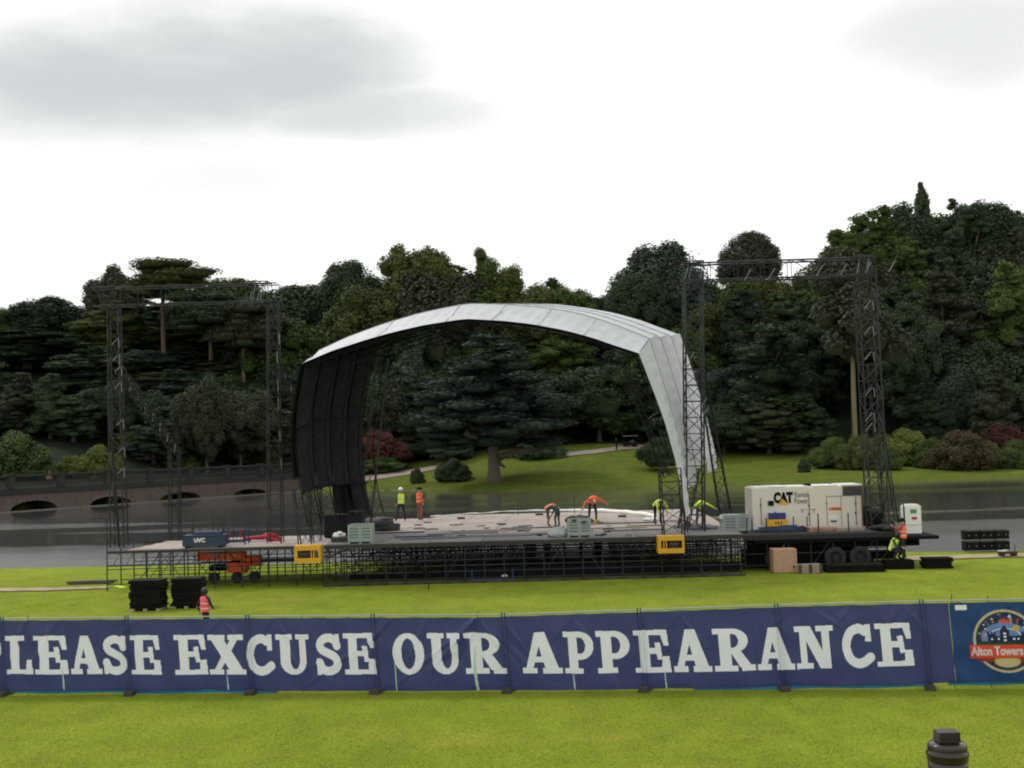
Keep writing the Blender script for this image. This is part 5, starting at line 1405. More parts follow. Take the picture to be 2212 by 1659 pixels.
for a_ in (1733, 1761 - 3): 
    xa, za = gpx(a_, 1104); boxo('latch', (xa, fy - .02, za), (.03, .03, .16), greylouv, ge)
xa, za = gpx(1746, 1100); boxo('door_edge', (xa, fy - .014, za), (.8, .02, .015), greylouv, ge)
def facetext(txt, cxp, cyp, hpx, wpx, name, bold, m_, par, y_, gf):
    me = text_mesh(txt, 1.0, m_, bold)
    xs_ = [v.co.x for v in me.vertices]; ys_ = [v.co.y for v in me.vertices]; w0 = max(xs_) - min(xs_); h0 = max(ys_) - min(ys_)
    cx0, cy0 = (max(xs_) + min(xs_)) / 2, (max(ys_) + min(ys_)) / 2
    x_, z_ = gf(cxp, cyp); W_ = abs(gf(cxp + wpx / 2, cyp)[0] - gf(cxp - wpx / 2, cyp)[0]); H_ = abs(gf(cxp, cyp - hpx / 2)[1] - gf(cxp, cyp + hpx / 2)[1])
    for v in me.vertices: v.co = Vector((x_ + (v.co.x - cx0) * W_ / w0, y_, z_ + (v.co.y - cy0) * H_ / h0))
    return link(name, me, par)
facetext('CAT', 1692, 1075, 25, 42, 'lettering', .075, blk, ge, fy - .014, gpx)
m = MB(); a1 = gpx(1690, 1077); a2 = gpx(1680, 1090); a3 = gpx(1704, 1090)
m.add([(a1[0], fy - .019, a1[1]), (a2[0], fy - .019, a2[1]), (a3[0], fy - .019, a3[1]), (a1[0], fy - .012, a1[1]), (a2[0], fy - .012, a2[1]), (a3[0], fy - .012, a3[1])], [(0, 1, 2), (5, 4, 3), (0, 3, 4, 1), (1, 4, 5, 2), (2, 5, 3, 0)]); m.build('yellow_triangle', yellowp, ge)
facetext('Rental', 1731, 1068, 12, 29, 'lettering', .012, greylouv, ge, fy - .014, gpx)
facetext('Power', 1731, 1082, 13, 30, 'lettering', .012, greylouv, ge, fy - .014, gpx)
boxo('corner_post', (gw / 2 - .03, fy - .03, gh / 2), (.05, .05, gh - .02), mat('rust_brown_edge', (.16, .07, .04), .7), ge)

# distribution cabinet at the end of the trailer
cp = at(1969, 1147, 59.6)
cb_ = thing('power_cabinet', 'white power cabinet with a red label standing on the trailer end at right', 'cabinet', (cp.x, 59.6, 1.484))
m = MB(); m.box((0, 0, .70), (.80, .7, 1.36)); m.build('case', whitep, cb_, bevel=.02)
m = MB(); m.box((.0, 0, 1.415), (.62, .6, .07)); m.build('top_cover', whitep, cb_)
boxo('vent', (.02, -.36, 1.12), (.30, .015, .20), mat('pale_green_vent', (.12, .2, .14), .6), cb_)
boxo('red_label', (.05, -.36, .78), (.26, .015, .12), redc, cb_)
boxo('door_gap', (.0, -.356, .45), (.76, .012, .015), greylouv, cb_)
tubeo('hose', (-.42, -.3, .1), (-.44, -.3, 1.5), .03, blk, cb_, world=False)

# ================================================================== bins and loads
def pallet_bin(loc, lab, rz=0.0, sx=1.2, full=False):
    t = thing('pallet_bin', lab, 'plastic bin', loc, rz, 'grey plastic pallet bins on the deck')
    w, d, h = sx, 1.0, .72
    for (c, dd) in (((0, -d / 2 + .02, .13 + h / 2), (w - .1, .04, h)), ((0, d / 2 - .02, .13 + h / 2), (w - .1, .04, h)), ((-w / 2 + .02, 0, .13 + h / 2), (.04, d - .1, h)), ((w / 2 - .02, 0, .13 + h / 2), (.04, d - .1, h))): boxo('side_wall', c, dd, greyplastic, t)
    boxo('base', (0, 0, .11), (w, d, .05), greyplastic, t)
    for x in (-w / 2 + .05, 0, w / 2 - .05):
        for y in (-d / 2 + .05, d / 2 - .05): boxo('corner_rib', (x, y, .13 + h / 2 + .01), (.10, .12, h + .03), greyplastic, t)
        boxo('foot', (x, 0, .042), (.12, d - .04, .084), greyplastic, t)
    for x in (-w / 4, w / 4):
        for k in range(4): boxo('slot', (x, -d / 2 - .004, .28 + k * .14), (w / 2 - .18, .012, .055), greyshadow, t)
    for y in (-d / 2 + .02, d / 2 - .02): boxo('rim', (0, y, .13 + h + .02), (w - .2, .07, .04), greyplastic, t)
    return t
def onz(px, py, z): return G(px, py, z)
p = onz(778, 1174, DZ); b1 = pallet_bin((p.x, p.y + .5, DZ), 'grey slatted plastic bin beside the white sack at the left front of the deck', .0, 1.15)
p = onz(1252, 1160, DZ); b2 = pallet_bin((p.x, p.y + .5, DZ), 'grey plastic bin heaped with scrap in the middle of the deck front', .0, 1.12)
p = onz(1593, 1151, PZ); b3 = pallet_bin((p.x, p.y + .5, PZ), 'pale grey plastic bin in front of the left end of the generator', .0, 1.35)
def heap(name, lab, cat, loc, size, m_, n=9, seed=1, group=None, parts='lump'):
    r_ = random.Random(seed); t = thing(name, lab, cat, loc, 0, group); mb = MB()
    import bmesh
    iv, itr = ico()
    for k in range(n):
        c = np.array([r_.uniform(-.5, .5) * size[0] * .8, r_.uniform(-.5, .5) * size[1] * .8, 0]); s_ = np.array([size[0], size[1], size[2]]) * r_.uniform(.22, .42)
        c[2] = max(s_[2] * .3, r_.uniform(0, .5) * size[2] * (1 - abs(c[0]) / size[0]))
        q = iv * s_ * (1 + .25 * np.sin(iv[:, [0]] * 8 + k) * np.cos(iv[:, [1]] * 7 + k)) + c; q[:, 2] = np.maximum(q[:, 2], 0)
        mb.add([tuple(v) for v in q], [tuple(f) for f in itr])
    o = mb.build(parts, m_, t, smooth=True); return t
pale = mat('crumpled_clear_sheet', (0.30, 0.33, 0.33), 0.35, 0, .25, 6)
mixd = mat('dark_scrap', (0.05, 0.05, 0.05), 0.6, 0.2, .6, 6)
p = onz(1208, 1160, DZ); heap('plastic_sheeting', 'crumpled pale plastic sheeting against the left side of the middle bin', 'plastic sheet', (p.x, p.y + .3, DZ), (.95, .7, .6), pale, 12, 3)
heap('scrap_pile', 'dark scrap heaped in the top of the middle bin', 'scrap', (b2.location.x, b2.location.y, DZ + .62), (1.0, .8, .5), mixd, 10, 5)
p = onz(1607, 1150, PZ); heap('scrap_pile', 'pale odds and ends filling the bin in front of the generator', 'scrap', (b3.location.x, b3.location.y, PZ + .62), (1.15, .8, .45), pale, 10, 6)
p = onz(736, 1170, DZ); heap('white_sack', 'small bright white sack on a brown board at the left front of the deck', 'sack', (p.x, p.y + .2, DZ + .2), (.55, .5, .42), whitecloth, 7, 8)
o = boxo('plank_stack', (p.x + .1, p.y + .2, DZ + .11), (1.1, .8, .17), woodd, None); tag(o, 'low dark brown board stack under the white sack', 'boards')
p = onz(818, 1148, DZ); heap('netting_bundle', 'dark grey bundle of netting on the deck behind the left bin', 'netting', (p.x, p.y + 1, DZ), (1.9, 1.5, 1.0), mat('grey_netting', (.045, .046, .05), .8, 0, .6, 9), 16, 9)
p = onz(738, 1163, DZ); t = thing('covered_case', 'boxy load under charcoal cloth at the foot of the black left wall', 'covered load', (p.x, p.y + 1.2, DZ))
m = MB(); m.box((0, 0, .58), (2.0, 1.2, 1.14), top=.94); m.build('cloth_cover', darkcloth, t, bevel=.06); m = MB(); m.box((.6, -.2, .65), (.75, 1.4, 1.28), top=.95); m.build('cloth_cover', darkcloth, t, bevel=.05)
t = thing('hanging_cloth', 'tall strip of charcoal cloth hanging from the black left wall down to the deck', 'cloth', (at(745, 1150, 63).x, 63, DZ)); c = MB(); vs_ = []
for r_ in range(13):
    for s_ in range(8):
        e = s_ / 7; ft_ = r_ / 12; p = at((716 + (770 - 716) * e) * (1 - ft_) + (727 + (776 - 727) * e) * ft_, 1040 + 106 * ft_, 63 + .12 * math.sin(s_ * 2.1 + ft_)); p.z = max(p.z, DZ); vs_.append(p)
c.add(vs_, [(r_ * 8 + s_, r_ * 8 + s_ + 1, r_ * 8 + s_ + 9, r_ * 8 + s_ + 8) for r_ in range(12) for s_ in range(7)]); c.build('cloth', darkcloth, t, world=True, smooth=True)
# white roll of fabric along the back of the deck
t = thing('fabric_roll', 'long roll of white roof fabric lying along the back edge of the deck', 'fabric roll', onz(1290, 1104, DZ))
pts = [onz(x, y, DZ) for x, y in ((930, 1119), (1010, 1113), (1106, 1107), (1200, 1106), (1292, 1106), (1345, 1109), (1385, 1113), (1422, 1119))]
pts = resample(pts, 40); m = MB(); m.tube([q + Vector((0, 0, .09 + .02 * math.sin(i * 1.3))) for i, q in enumerate(pts)], [.035 + .10 * min(1, max(0, (i - 12) / 14)) + .015 * math.sin(i * 2.1) for i in range(41)], 8)
m.build('roll', whitecloth, t, world=True, smooth=True)
p = onz(1412, 1125, DZ); heap('fabric_bundle', 'bright bunched end of the white roll near the right roof leg', 'fabric', (p.x, p.y + .2, DZ), (.8, .7, .32), whitecloth, 7, 12)
p = onz(1478, 1140, DZ); heap('fabric_bundle', 'pale cloth bundle inside the feet of the right roof masts', 'fabric', (p.x, p.y + .2, DZ), (.9, .7, .4), pale, 7, 13)
p = onz(1545, 1143, DZ); heap('fabric_bundle', 'grey cloth heap left of the bin by the generator', 'fabric', (p.x - .6, p.y + .2, DZ), (.9, .8, .45), mat('dull_grey_cloth', (.12, .12, .13), .8), 8, 14)
# loose boards and tubes lying on the deck front
lab_b = [(850, 1152, 3.2, -.03, woodd), (905, 1160, 2.4, .02, bluep), (925, 1164, 2.6, .05, plygrey), (1000, 1153, 3.6, .03, greylouv), (1060, 1147, 4.2, .02, timber), (1150, 1141, 3.4, .03, greylouv), (1330, 1141, 3.2, .01, timber), (1345, 1131, 3.8, .02, greylouv), (1375, 1146, 2.8, -.02, greylouv), (1395, 1136, 2.0, .05, timber), (1035, 1160, 5.2, .02, plygrey), (1110, 1156, 4.4, .02, plygrey)]
wh = ['dark plank lying right of the left bin', 'blue painted board near the left deck front', 'grey board beside the blue board on the deck front', 'dark grey batten in the left middle of the deck', 'pale batten crossing the left middle of the deck', 'grey batten left of the crumpled plastic sheeting', 'pale batten right of the middle bin', 'grey batten behind the pale batten right of the middle bin', 'dark batten near the right deck front', 'short pale batten by the bunched white fabric', 'long grey board along the deck front edge', 'long grey board just behind the deck front edge']
for (x, y, l_, rz_, m_), lb in zip(lab_b, wh):
    p = onz(x, y, DZ); o = boxo('loose_board', (p.x, p.y, DZ + .035), (l_, .22, .06), m_, None, rz=rz_); tag(o, lb, 'board', 'loose boards on the deck')
for (x, y, lb) in ((1098, 1116, 'small dark block on the open deck left of centre'), (1165, 1113, 'small dark block on the deck toward the back, behind the sheeting'), (1344, 1117, 'dark bar lying by the curved end of the white roll')):
    p = onz(x * .0 + (x if x != 1098 else 996), y + (5 if x == 1098 else 0), DZ); o = boxo('timber_block', (p.x, p.y, DZ + .06), (.45, .22, .11), woodd, None, rz=.2); tag(o, lb, 'timber block')

ro = random.Random(9)
for k in range(34):
    x = ro.uniform(870, 1420); y = ro.uniform(1128, 1160); p = onz(x, y, DZ)
    o = boxo('offcut', (p.x, p.y, DZ + .03 + .004 * (k % 5)), (ro.uniform(.15, .8), ro.uniform(.08, .3), .05), ro.choice([woodd, timber, greylouv, plygrey, blk]), None, rz=ro.uniform(-.6, .6))
    tag(o, 'small offcut of board or tube lying about on the stage deck', 'offcut', 'offcuts scattered on the stage deck')
# left wing loads
p = onz(438, 1184, DZ - .03); t = thing('storage_box', 'long dark blue steel box marked in white on the wing platform front', 'storage box', (p.x, p.y + .5, DZ - .03))
m = MB(); m.box((0, 0, .34), (1.95, .9, .52)); m.build('box', bluep, t, bevel=.015)
for x in (-.8, .8): boxo('skid', (x, 0, .04), (.12, .9, .08), blk, t)
boxo('rim', (0, -.46, .575), (1.97, .03, .06), mat('darker_blue', (.01, .02, .05), .5), t)
me = text_mesh('UVC', .26, whitep, .012)
for v in me.vertices: v.co = Vector((v.co.x - .16, -.462, .36 + v.co.y))
link('lettering', me, t)
for k, x in enumerate((-.65, -.28, .35, .6, .8)): tubeo('tube_end', (x, .1, .5), (x + .01, .1, .5 + (.45 + .1 * (k % 3))), .025, bluep if k % 2 else steel, t, world=False)
boxo('load', (.1, .15, .66), (1.3, .5, .13), bluep, t)
p = onz(506, 1176, DZ); t = thing('stillage', 'open dark blue stillage with corner posts right of the blue box', 'stillage', (p.x, p.y + .5, DZ - .03), 0, 'blue stillages')
for x in (-.5, .5):
    for y in (-.4, .4): tubeo('corner_post', (x, y, 0), (x, y, .75), .035, bluep, t, world=False)
for y in (-.4, .4): boxo('rail', (0, y, .15), (1, .05, .08), bluep, t)
for k in range(5): tubeo('stored_tube', (-.35 + k * .17, .1, .12), (-.35 + k * .17, .12, .62 + .12 * (k % 2)), .022, [redc, steel, bluep][k % 3], t, world=False)
t = thing('crimson_tarpaulin', 'crimson sheet bunched over a beam on the wing platform', 'tarpaulin', onz(565, 1172, DZ))
m = MB(); pts = [at(x, y, 60.5) for x, y in ((524, 1163), (545, 1162), (565, 1161), (578, 1157), (592, 1158), (606, 1164))]; m.tube(pts, [.06, .10, .11, .17, .14, .07], 10)
pts2 = [at(x, y, 60.2) for x, y in ((572, 1158), (584, 1166), (600, 1169), (607, 1166))]; m.tube(pts2, [.12, .14, .12, .06], 8)
m.build('sheet', redc, t, world=True, smooth=True)
for x, y in ((540, 1170), (580, 1170)): q = at(x, y, 60.5); m = MB(); m.bar((q.x, 60.5, DZ - .03), (q.x, 60.5, at(x, 1164, 60.5).z), .05, 6); m.build('trestle_leg', steel, t, world=True)

# orange-red machine under the wing
Ym = 59.0
t = thing('lifting_machine', 'orange red boom machine with worn white lettering parked under the wing platform', 'machine', (at(490, 1240, Ym).x, Ym, ground(-12, Ym)))
def mb_px(x0, y0, x1, y1, Y0, depth, nm, m_, bev=.02):
    a_ = at(x0, y1, Y0); b_ = at(x1, y0, Y0); m = MB(); m.box(((a_.x + b_.x) / 2, Y0 + depth / 2, (a_.z + b_.z) / 2), (b_.x - a_.x, depth, b_.z - a_.z)); return m.build(nm, m_, t, world=True, bevel=bev)
mb_px(425, 1192, 528, 1212, Ym, .6, 'boom', redp); mb_px(490, 1213, 530, 1238, Ym + .05, 1.0, 'body', redp); mb_px(518, 1202, 560, 1224, Ym + .2, .7, 'counterweight', redp)
mb_px(452, 1221, 490, 1234, Ym + .1, 1.0, 'chassis', blk); mb_px(556, 1206, 640, 1215, Ym + .3, .3, 'jib', bluep)
o_ = mb_px(432, 1213, 520, 1217, Ym + .05, .5, 'boom_shade_strip', blk, 0)  # black strip put in as the shade under the boom
for k, x in enumerate((452, 459, 466, 471, 479, 486, 493, 500, 506)):
    q = at(x, 1200, Ym); boxo('worn_letter', (q.x, Ym - .006, q.z), (.085 if k % 3 else .05, .01, .15), mat('worn_white_paint', (.55, .40, .33), .6) if k == 0 else bpy.data.materials['worn_white_paint'], t, world=True)
for x in (462, 512, 550):
    q = at(x, 1236, Ym); w = MB(); vs_ = []; n = 20
    for (r_, o_) in ((.01, 0), (.16, -.02), (.24, 0), (.27, .05), (.27, .22), (.24, .27), (.01, .27)):
        for k in range(n): a_ = 2 * math.pi * k / n; vs_.append((q.x + r_ * math.cos(a_), Ym - .1 + o_, .275 + r_ * math.sin(a_)))
    w.add(vs_, [(i2 * n + k, i2 * n + (k + 1) % n, (i2 + 1) * n + (k + 1) % n, (i2 + 1) * n + k) for i2 in range(6) for k in range(n)]); w.build('wheel', rubber, t, world=True)

# platform loads in front of the generator
zt_ = PZ
p = onz(1682, 1149, zt_); t = thing('stillage', 'blue open stillage holding a yellow case and blue crate in front of the generator', 'stillage', (p.x, p.y + .5, zt_), 0, 'blue stillages')
w_ = 1.15
for x in (-w_ - .4, -w_ / 2, w_ / 2 + .2, w_ + .3):
    for y in (-.4, .4): tubeo('corner_post', (x, y, 0), (x, y, .72), .03, bluep, t, world=False)
boxo('rail', (-.05, -.42, .08), (2.7, .05, .1), bluep, t); boxo('tray', (.1, 0, .2), (2.0, .8, .06), bluetarp, t)
boxo('side_board', (.5, -.4, .22), (.9, .03, .2), bluetarp, t)
t2 = thing('yellow_case', 'yellow case with dark markings held in the blue stillage before the generator', 'case', (p.x - .02, p.y + .45, zt_ + .26)); m = MB(); m.box((0, 0, .17), (1.0, .6, .34)); m.build('case', yellowp, t2, bevel=.01)
for x in (-.02, .12, .26): boxo('dark_mark', (x - .05, -.306, .17), (.07, .012, .12), woodd, t2)
t3 = thing('blue_crate', 'bright dark-blue crate stacked on the yellow case', 'crate', (p.x + .02, p.y + .45, zt_ + .605)); m = MB(); m.box((0, 0, .16), (.82, .5, .31)); m.build('crate', mat('royal_blue_plastic', (.015, .02, .16), .5), t3, bevel=.015); boxo('handle_bar', (-.05, 0, .34), (.06, .06, .05), blk, t3)
p = onz(1805, 1142, zt_); heap('blue_tarpaulin', 'crumpled dark blue tarpaulin on the platform under the generator stickers', 'tarpaulin', (p.x, p.y + .5, zt_ + .02), (2.3, .9, .55), bluetarp, 12, 21)
heap('white_bag', 'small white bag lying on the blue tarpaulin', 'bag', (p.x - .1, p.y + .5, zt_ + .42), (.9, .4, .16), whitecloth, 5, 22)
for x, lb in ((1768, 'left of the blue tarpaulin'), (1833, 'behind the blue tarpaulin')):
    q = at(x, 1140, 59.2); o = tubeo('upright_post', (q.x, 59.2, zt_), (q.x, 59.2, zt_ + .9), .035, woodd, None); tag(o, 'short dark post standing on the platform ' + lb, 'post', 'posts on the side platform')
p = onz(1778, 1148, zt_)
t = thing('plywood_stack', 'low stack of orange-brown plywood sheets on the platform edge', 'plywood', (p.x, p.y + .25, zt_))
for k in range(4): boxo('sheet', (rs.uniform(-.05, .05), rs.uniform(-.04, .04), .03 + k * .05), (1.35, .6, .045), wood, t, rz=rs.uniform(-.03, .03))
p = onz(1838, 1147, zt_); t = thing('plywood_stack', 'grey weathered board pile right of the orange-brown plywood', 'boards', (p.x, p.y + .25, zt_))
for k in range(3): boxo('sheet', (rs.uniform(-.05, .05), 0, .03 + k * .05), (1.4, .6, .045), timber, t, rz=rs.uniform(-.03, .03))
p = onz(1862, 1142, zt_); o = boxo('orange_case', (p.x, p.y + .6, zt_ + .25), (.42, .4, .2), yellowp, None); tag(o, 'small orange case at the right end of the generator', 'case'); o.location.z = zt_ + .1
t = thing('winch', 'dark winch and cable drum behind the right truss tower', 'winch', (at(1895, 1130, 61).x, 61.4, zt_)); m = MB(); m.box((0, 0, .3), (1.0, .6, .5)); m.build('housing', blk, t, bevel=.03)
m = MB(); m.tube([(-.3, 0, .75), (.35, 0, .75)], .28, 14); m.build('drum', steel, t); boxo('frame', (.0, .25, .6), (1.2, .06, 1.0), steel, t)

cabl = mat('black_cable', (.012, .012, .014), .6, 0, .3, 5)
for (px, py, sz, sd, lb) in ((1905, 1147, (1.0, .6, .5), 41, 'dark heap of coiled cable behind the foot of the right truss tower'), (1640, 1146, (.8, .5, .35), 42, 'dark heap of coiled cable between the bin and the blue stillage'), (1730, 1146, (.6, .5, .4), 43, 'dark heap of coiled cable right of the yellow case'), (1925, 1140, (.7, .6, .8), 44, 'tall dark heap of gear beside the white power cabinet')):
    p = onz(px, py, zt_); heap('cable_heap', lb, 'cable heap', (p.x, max(p.y, 58.6), zt_), sz, cabl, 9, sd, 'dark heaps of gear on the side platform')
# ---- on the grass
p = G(1697, 1238); t = thing('plywood_crate', 'tall square pinkish plywood crate standing on the grass before the trailer', 'crate', (p.x, p.y + .4, 0))
m = MB(); m.box((0, 0, .57), (1.12, .8, 1.1)); m.build('crate', wood, t, bevel=.01)
for x in (-.5, .5): boxo('corner_batten', (x, -.412, .57), (.08, .02, 1.08), wood, t)
boxo('knot', (.4, -.404, .28), (.09, .01, .12), woodd, t); tubeo('lifting_pin', (.05, 0, 1.1), (.05, 0, 1.26), .02, galv, t, world=False); boxo('skid', (0, 0, .012), (1.1, .8, .02), woodd, t)
p = G(1752, 1239); t = thing('low_crate', 'low weathered wooden crate right of the tall plywood crate', 'crate', (p.x, p.y + .4, 0))
for k in range(7): boxo('slat', (-.5 + k * .165, -.35, .22), (.14, .03, .42), timber if k % 3 else woodd, t)
m = MB(); m.box((0, .02, .2), (1.1, .68, .38)); m.build('box', timber, t)
def matstack(px, py, wpx, hpx, n, lab, grp='stacks of black ground mats', extra=True, dep=.95):
    p = G(px, py); s_ = F / p.y; W_ = wpx / s_; H_ = hpx / s_; t = thing('mat_stack', lab, 'mat stack', (p.x, p.y + dep / 2, ground(p.x, p.y)), rs.uniform(-.08, .08), grp)
    if extra:
        for k in range(3): boxo('pallet_block', (-W_ * .4 + k * W_ * .4, 0, .05), (.14, dep, .10), timber, t)
    z = .105 if extra else .01; h = (H_ - z) / n
    for k in range(n):
        boxo('mat', (rs.uniform(-.045, .045), rs.uniform(-.04, .04), z + h * (k + .5)), (W_ * rs.uniform(.93, 1.0), dep * rs.uniform(.95, 1), h * .80), blackp, t, rz=rs.uniform(-.03, .03))
    boxo('core', (0, 0, z + H_ / 2 - .06), (W_ * .86, dep * .88, H_ - z - .03), blk, t)
    return t
matstack(314, 1321, 70, 66, 17, 'ragged stack of black mats, left one of the pair on the lawn')
matstack(402, 1315, 66, 64, 15, 'black mat stack directly left of the person in the pink vest')
matstack(2030, 1229, 62, 24, 5, 'low pile of black mats on the grass below the black cases', extra=False, dep=.8)
matstack(1850, 1237, 125, 17, 3, 'long flat pile of dark mats on the grass right of the crates', extra=False, dep=1.2)
for t_ in bpy.data.objects:
    if t_.name.startswith('mat_stack') and t_.type == 'EMPTY': pass
csp = G(2135, 1192)
for r_ in range(2):
    for c_ in range(3):
        x = csp.x + (c_ - 1) * .80; t = thing('flight_case', '%s black case of the %s row by the lake' % (['left', 'middle', 'right'][c_], ['lower', 'upper'][r_]), 'case', (x, csp.y + .35, ground(x, csp.y + .35) + .04 + r_ * .575), 0, 'black cases stacked by the lake')
        m = MB(); m.box((0, 0, .27), (.77, .6, .50)); m.build('case', blackp, t, bevel=.02)
        for z in (.035, .51): boxo('edge_strip', (0, -.302, z), (.7, .012, .025), galv if z < .1 and r_ == 1 else greylouv, t)
        for x2 in (-.18, .2): boxo('catch', (x2, -.306, .27), (.05, .014, .08), greylouv, t)
p = G(2182, 1204); t = thing('equipment_trolley', 'small dark maroon trolley at the right edge beside the lake', 'trolley', (p.x, p.y + .3, 0))
boxo('platform', (0, 0, .22), (.85, .5, .12), mat('dark_maroon', (.05, .015, .015), .6), t); tubeo('handle', (.36, 0, .2), (.40, 0, .62), .02, steel, t, world=False)
for x in (-.3, .3):
    m = MB(); m.tube([(x, -.25, .09), (x, .25, .09)], .09, 12); m.build('wheel', rubber, t)
heap('rag_bundle', 'pale rags on top of the small maroon trolley', 'rags', (p.x - .1, p.y + .3, .285), (.6, .4, .12), pale, 5, 31)
p = G(1064, 1257); t = thing('steel_trolley', 'low dark blue steel trolley frame in front of the stage', 'trolley', (p.x, p.y + .3, ground(p.x, p.y)))
boxo('base_frame', (0, -.3, .10), (2.0, .06, .1), bluep, t); boxo('base_frame', (0, .3, .10), (2.0, .06, .1), bluep, t); boxo('bed', (0, 0, .17), (1.9, .56, .03), blk, t)
for x in (-.95, .95):
    for y in (-.3, .3): tubeo('corner_post', (x, y, .05), (x, y, .62), .035, bluep, t, world=False)
for x in (-.9, .9):
    m = MB(); m.box((x, 0, .025), (.16, .5, .05)); m.build('runner', blk, t)
heap('white_bag', 'small white bag at the right end of the blue trolley', 'bag', (p.x + .55, p.y + .25, .19), (.35, .3, .16), whitecloth, 4, 33)
p = G(190, 1262); t = thing('timber_pile', 'flat pile of dark timbers on the grass at the left end of the scaffold', 'timber', (p.x, p.y + .2, ground(p.x, p.y)))
for k in range(4): boxo('timber', (rs.uniform(-.2, .2) + (.3 if k > 1 else 0), -.2 + .13 * k, .05 + .06 * (k % 2)), (2.1, .2, .07), woodd, t, rz=.02 * k)
p = G(258, 1269); heap('hi_vis_rag', 'yellow-green rag lying at the foot of the left scaffold', 'rag', (p.x, p.y, ground(p.x, p.y)), (.6, .35, .1), hiy, 5, 35)
p = G(926, 1273); o = tubeo('grass_stake', (p.x, p.y, -.02), (p.x, p.y, .28), .025, blk, None); tag(o, 'short black stake alone in the lawn before the stage', 'stake')

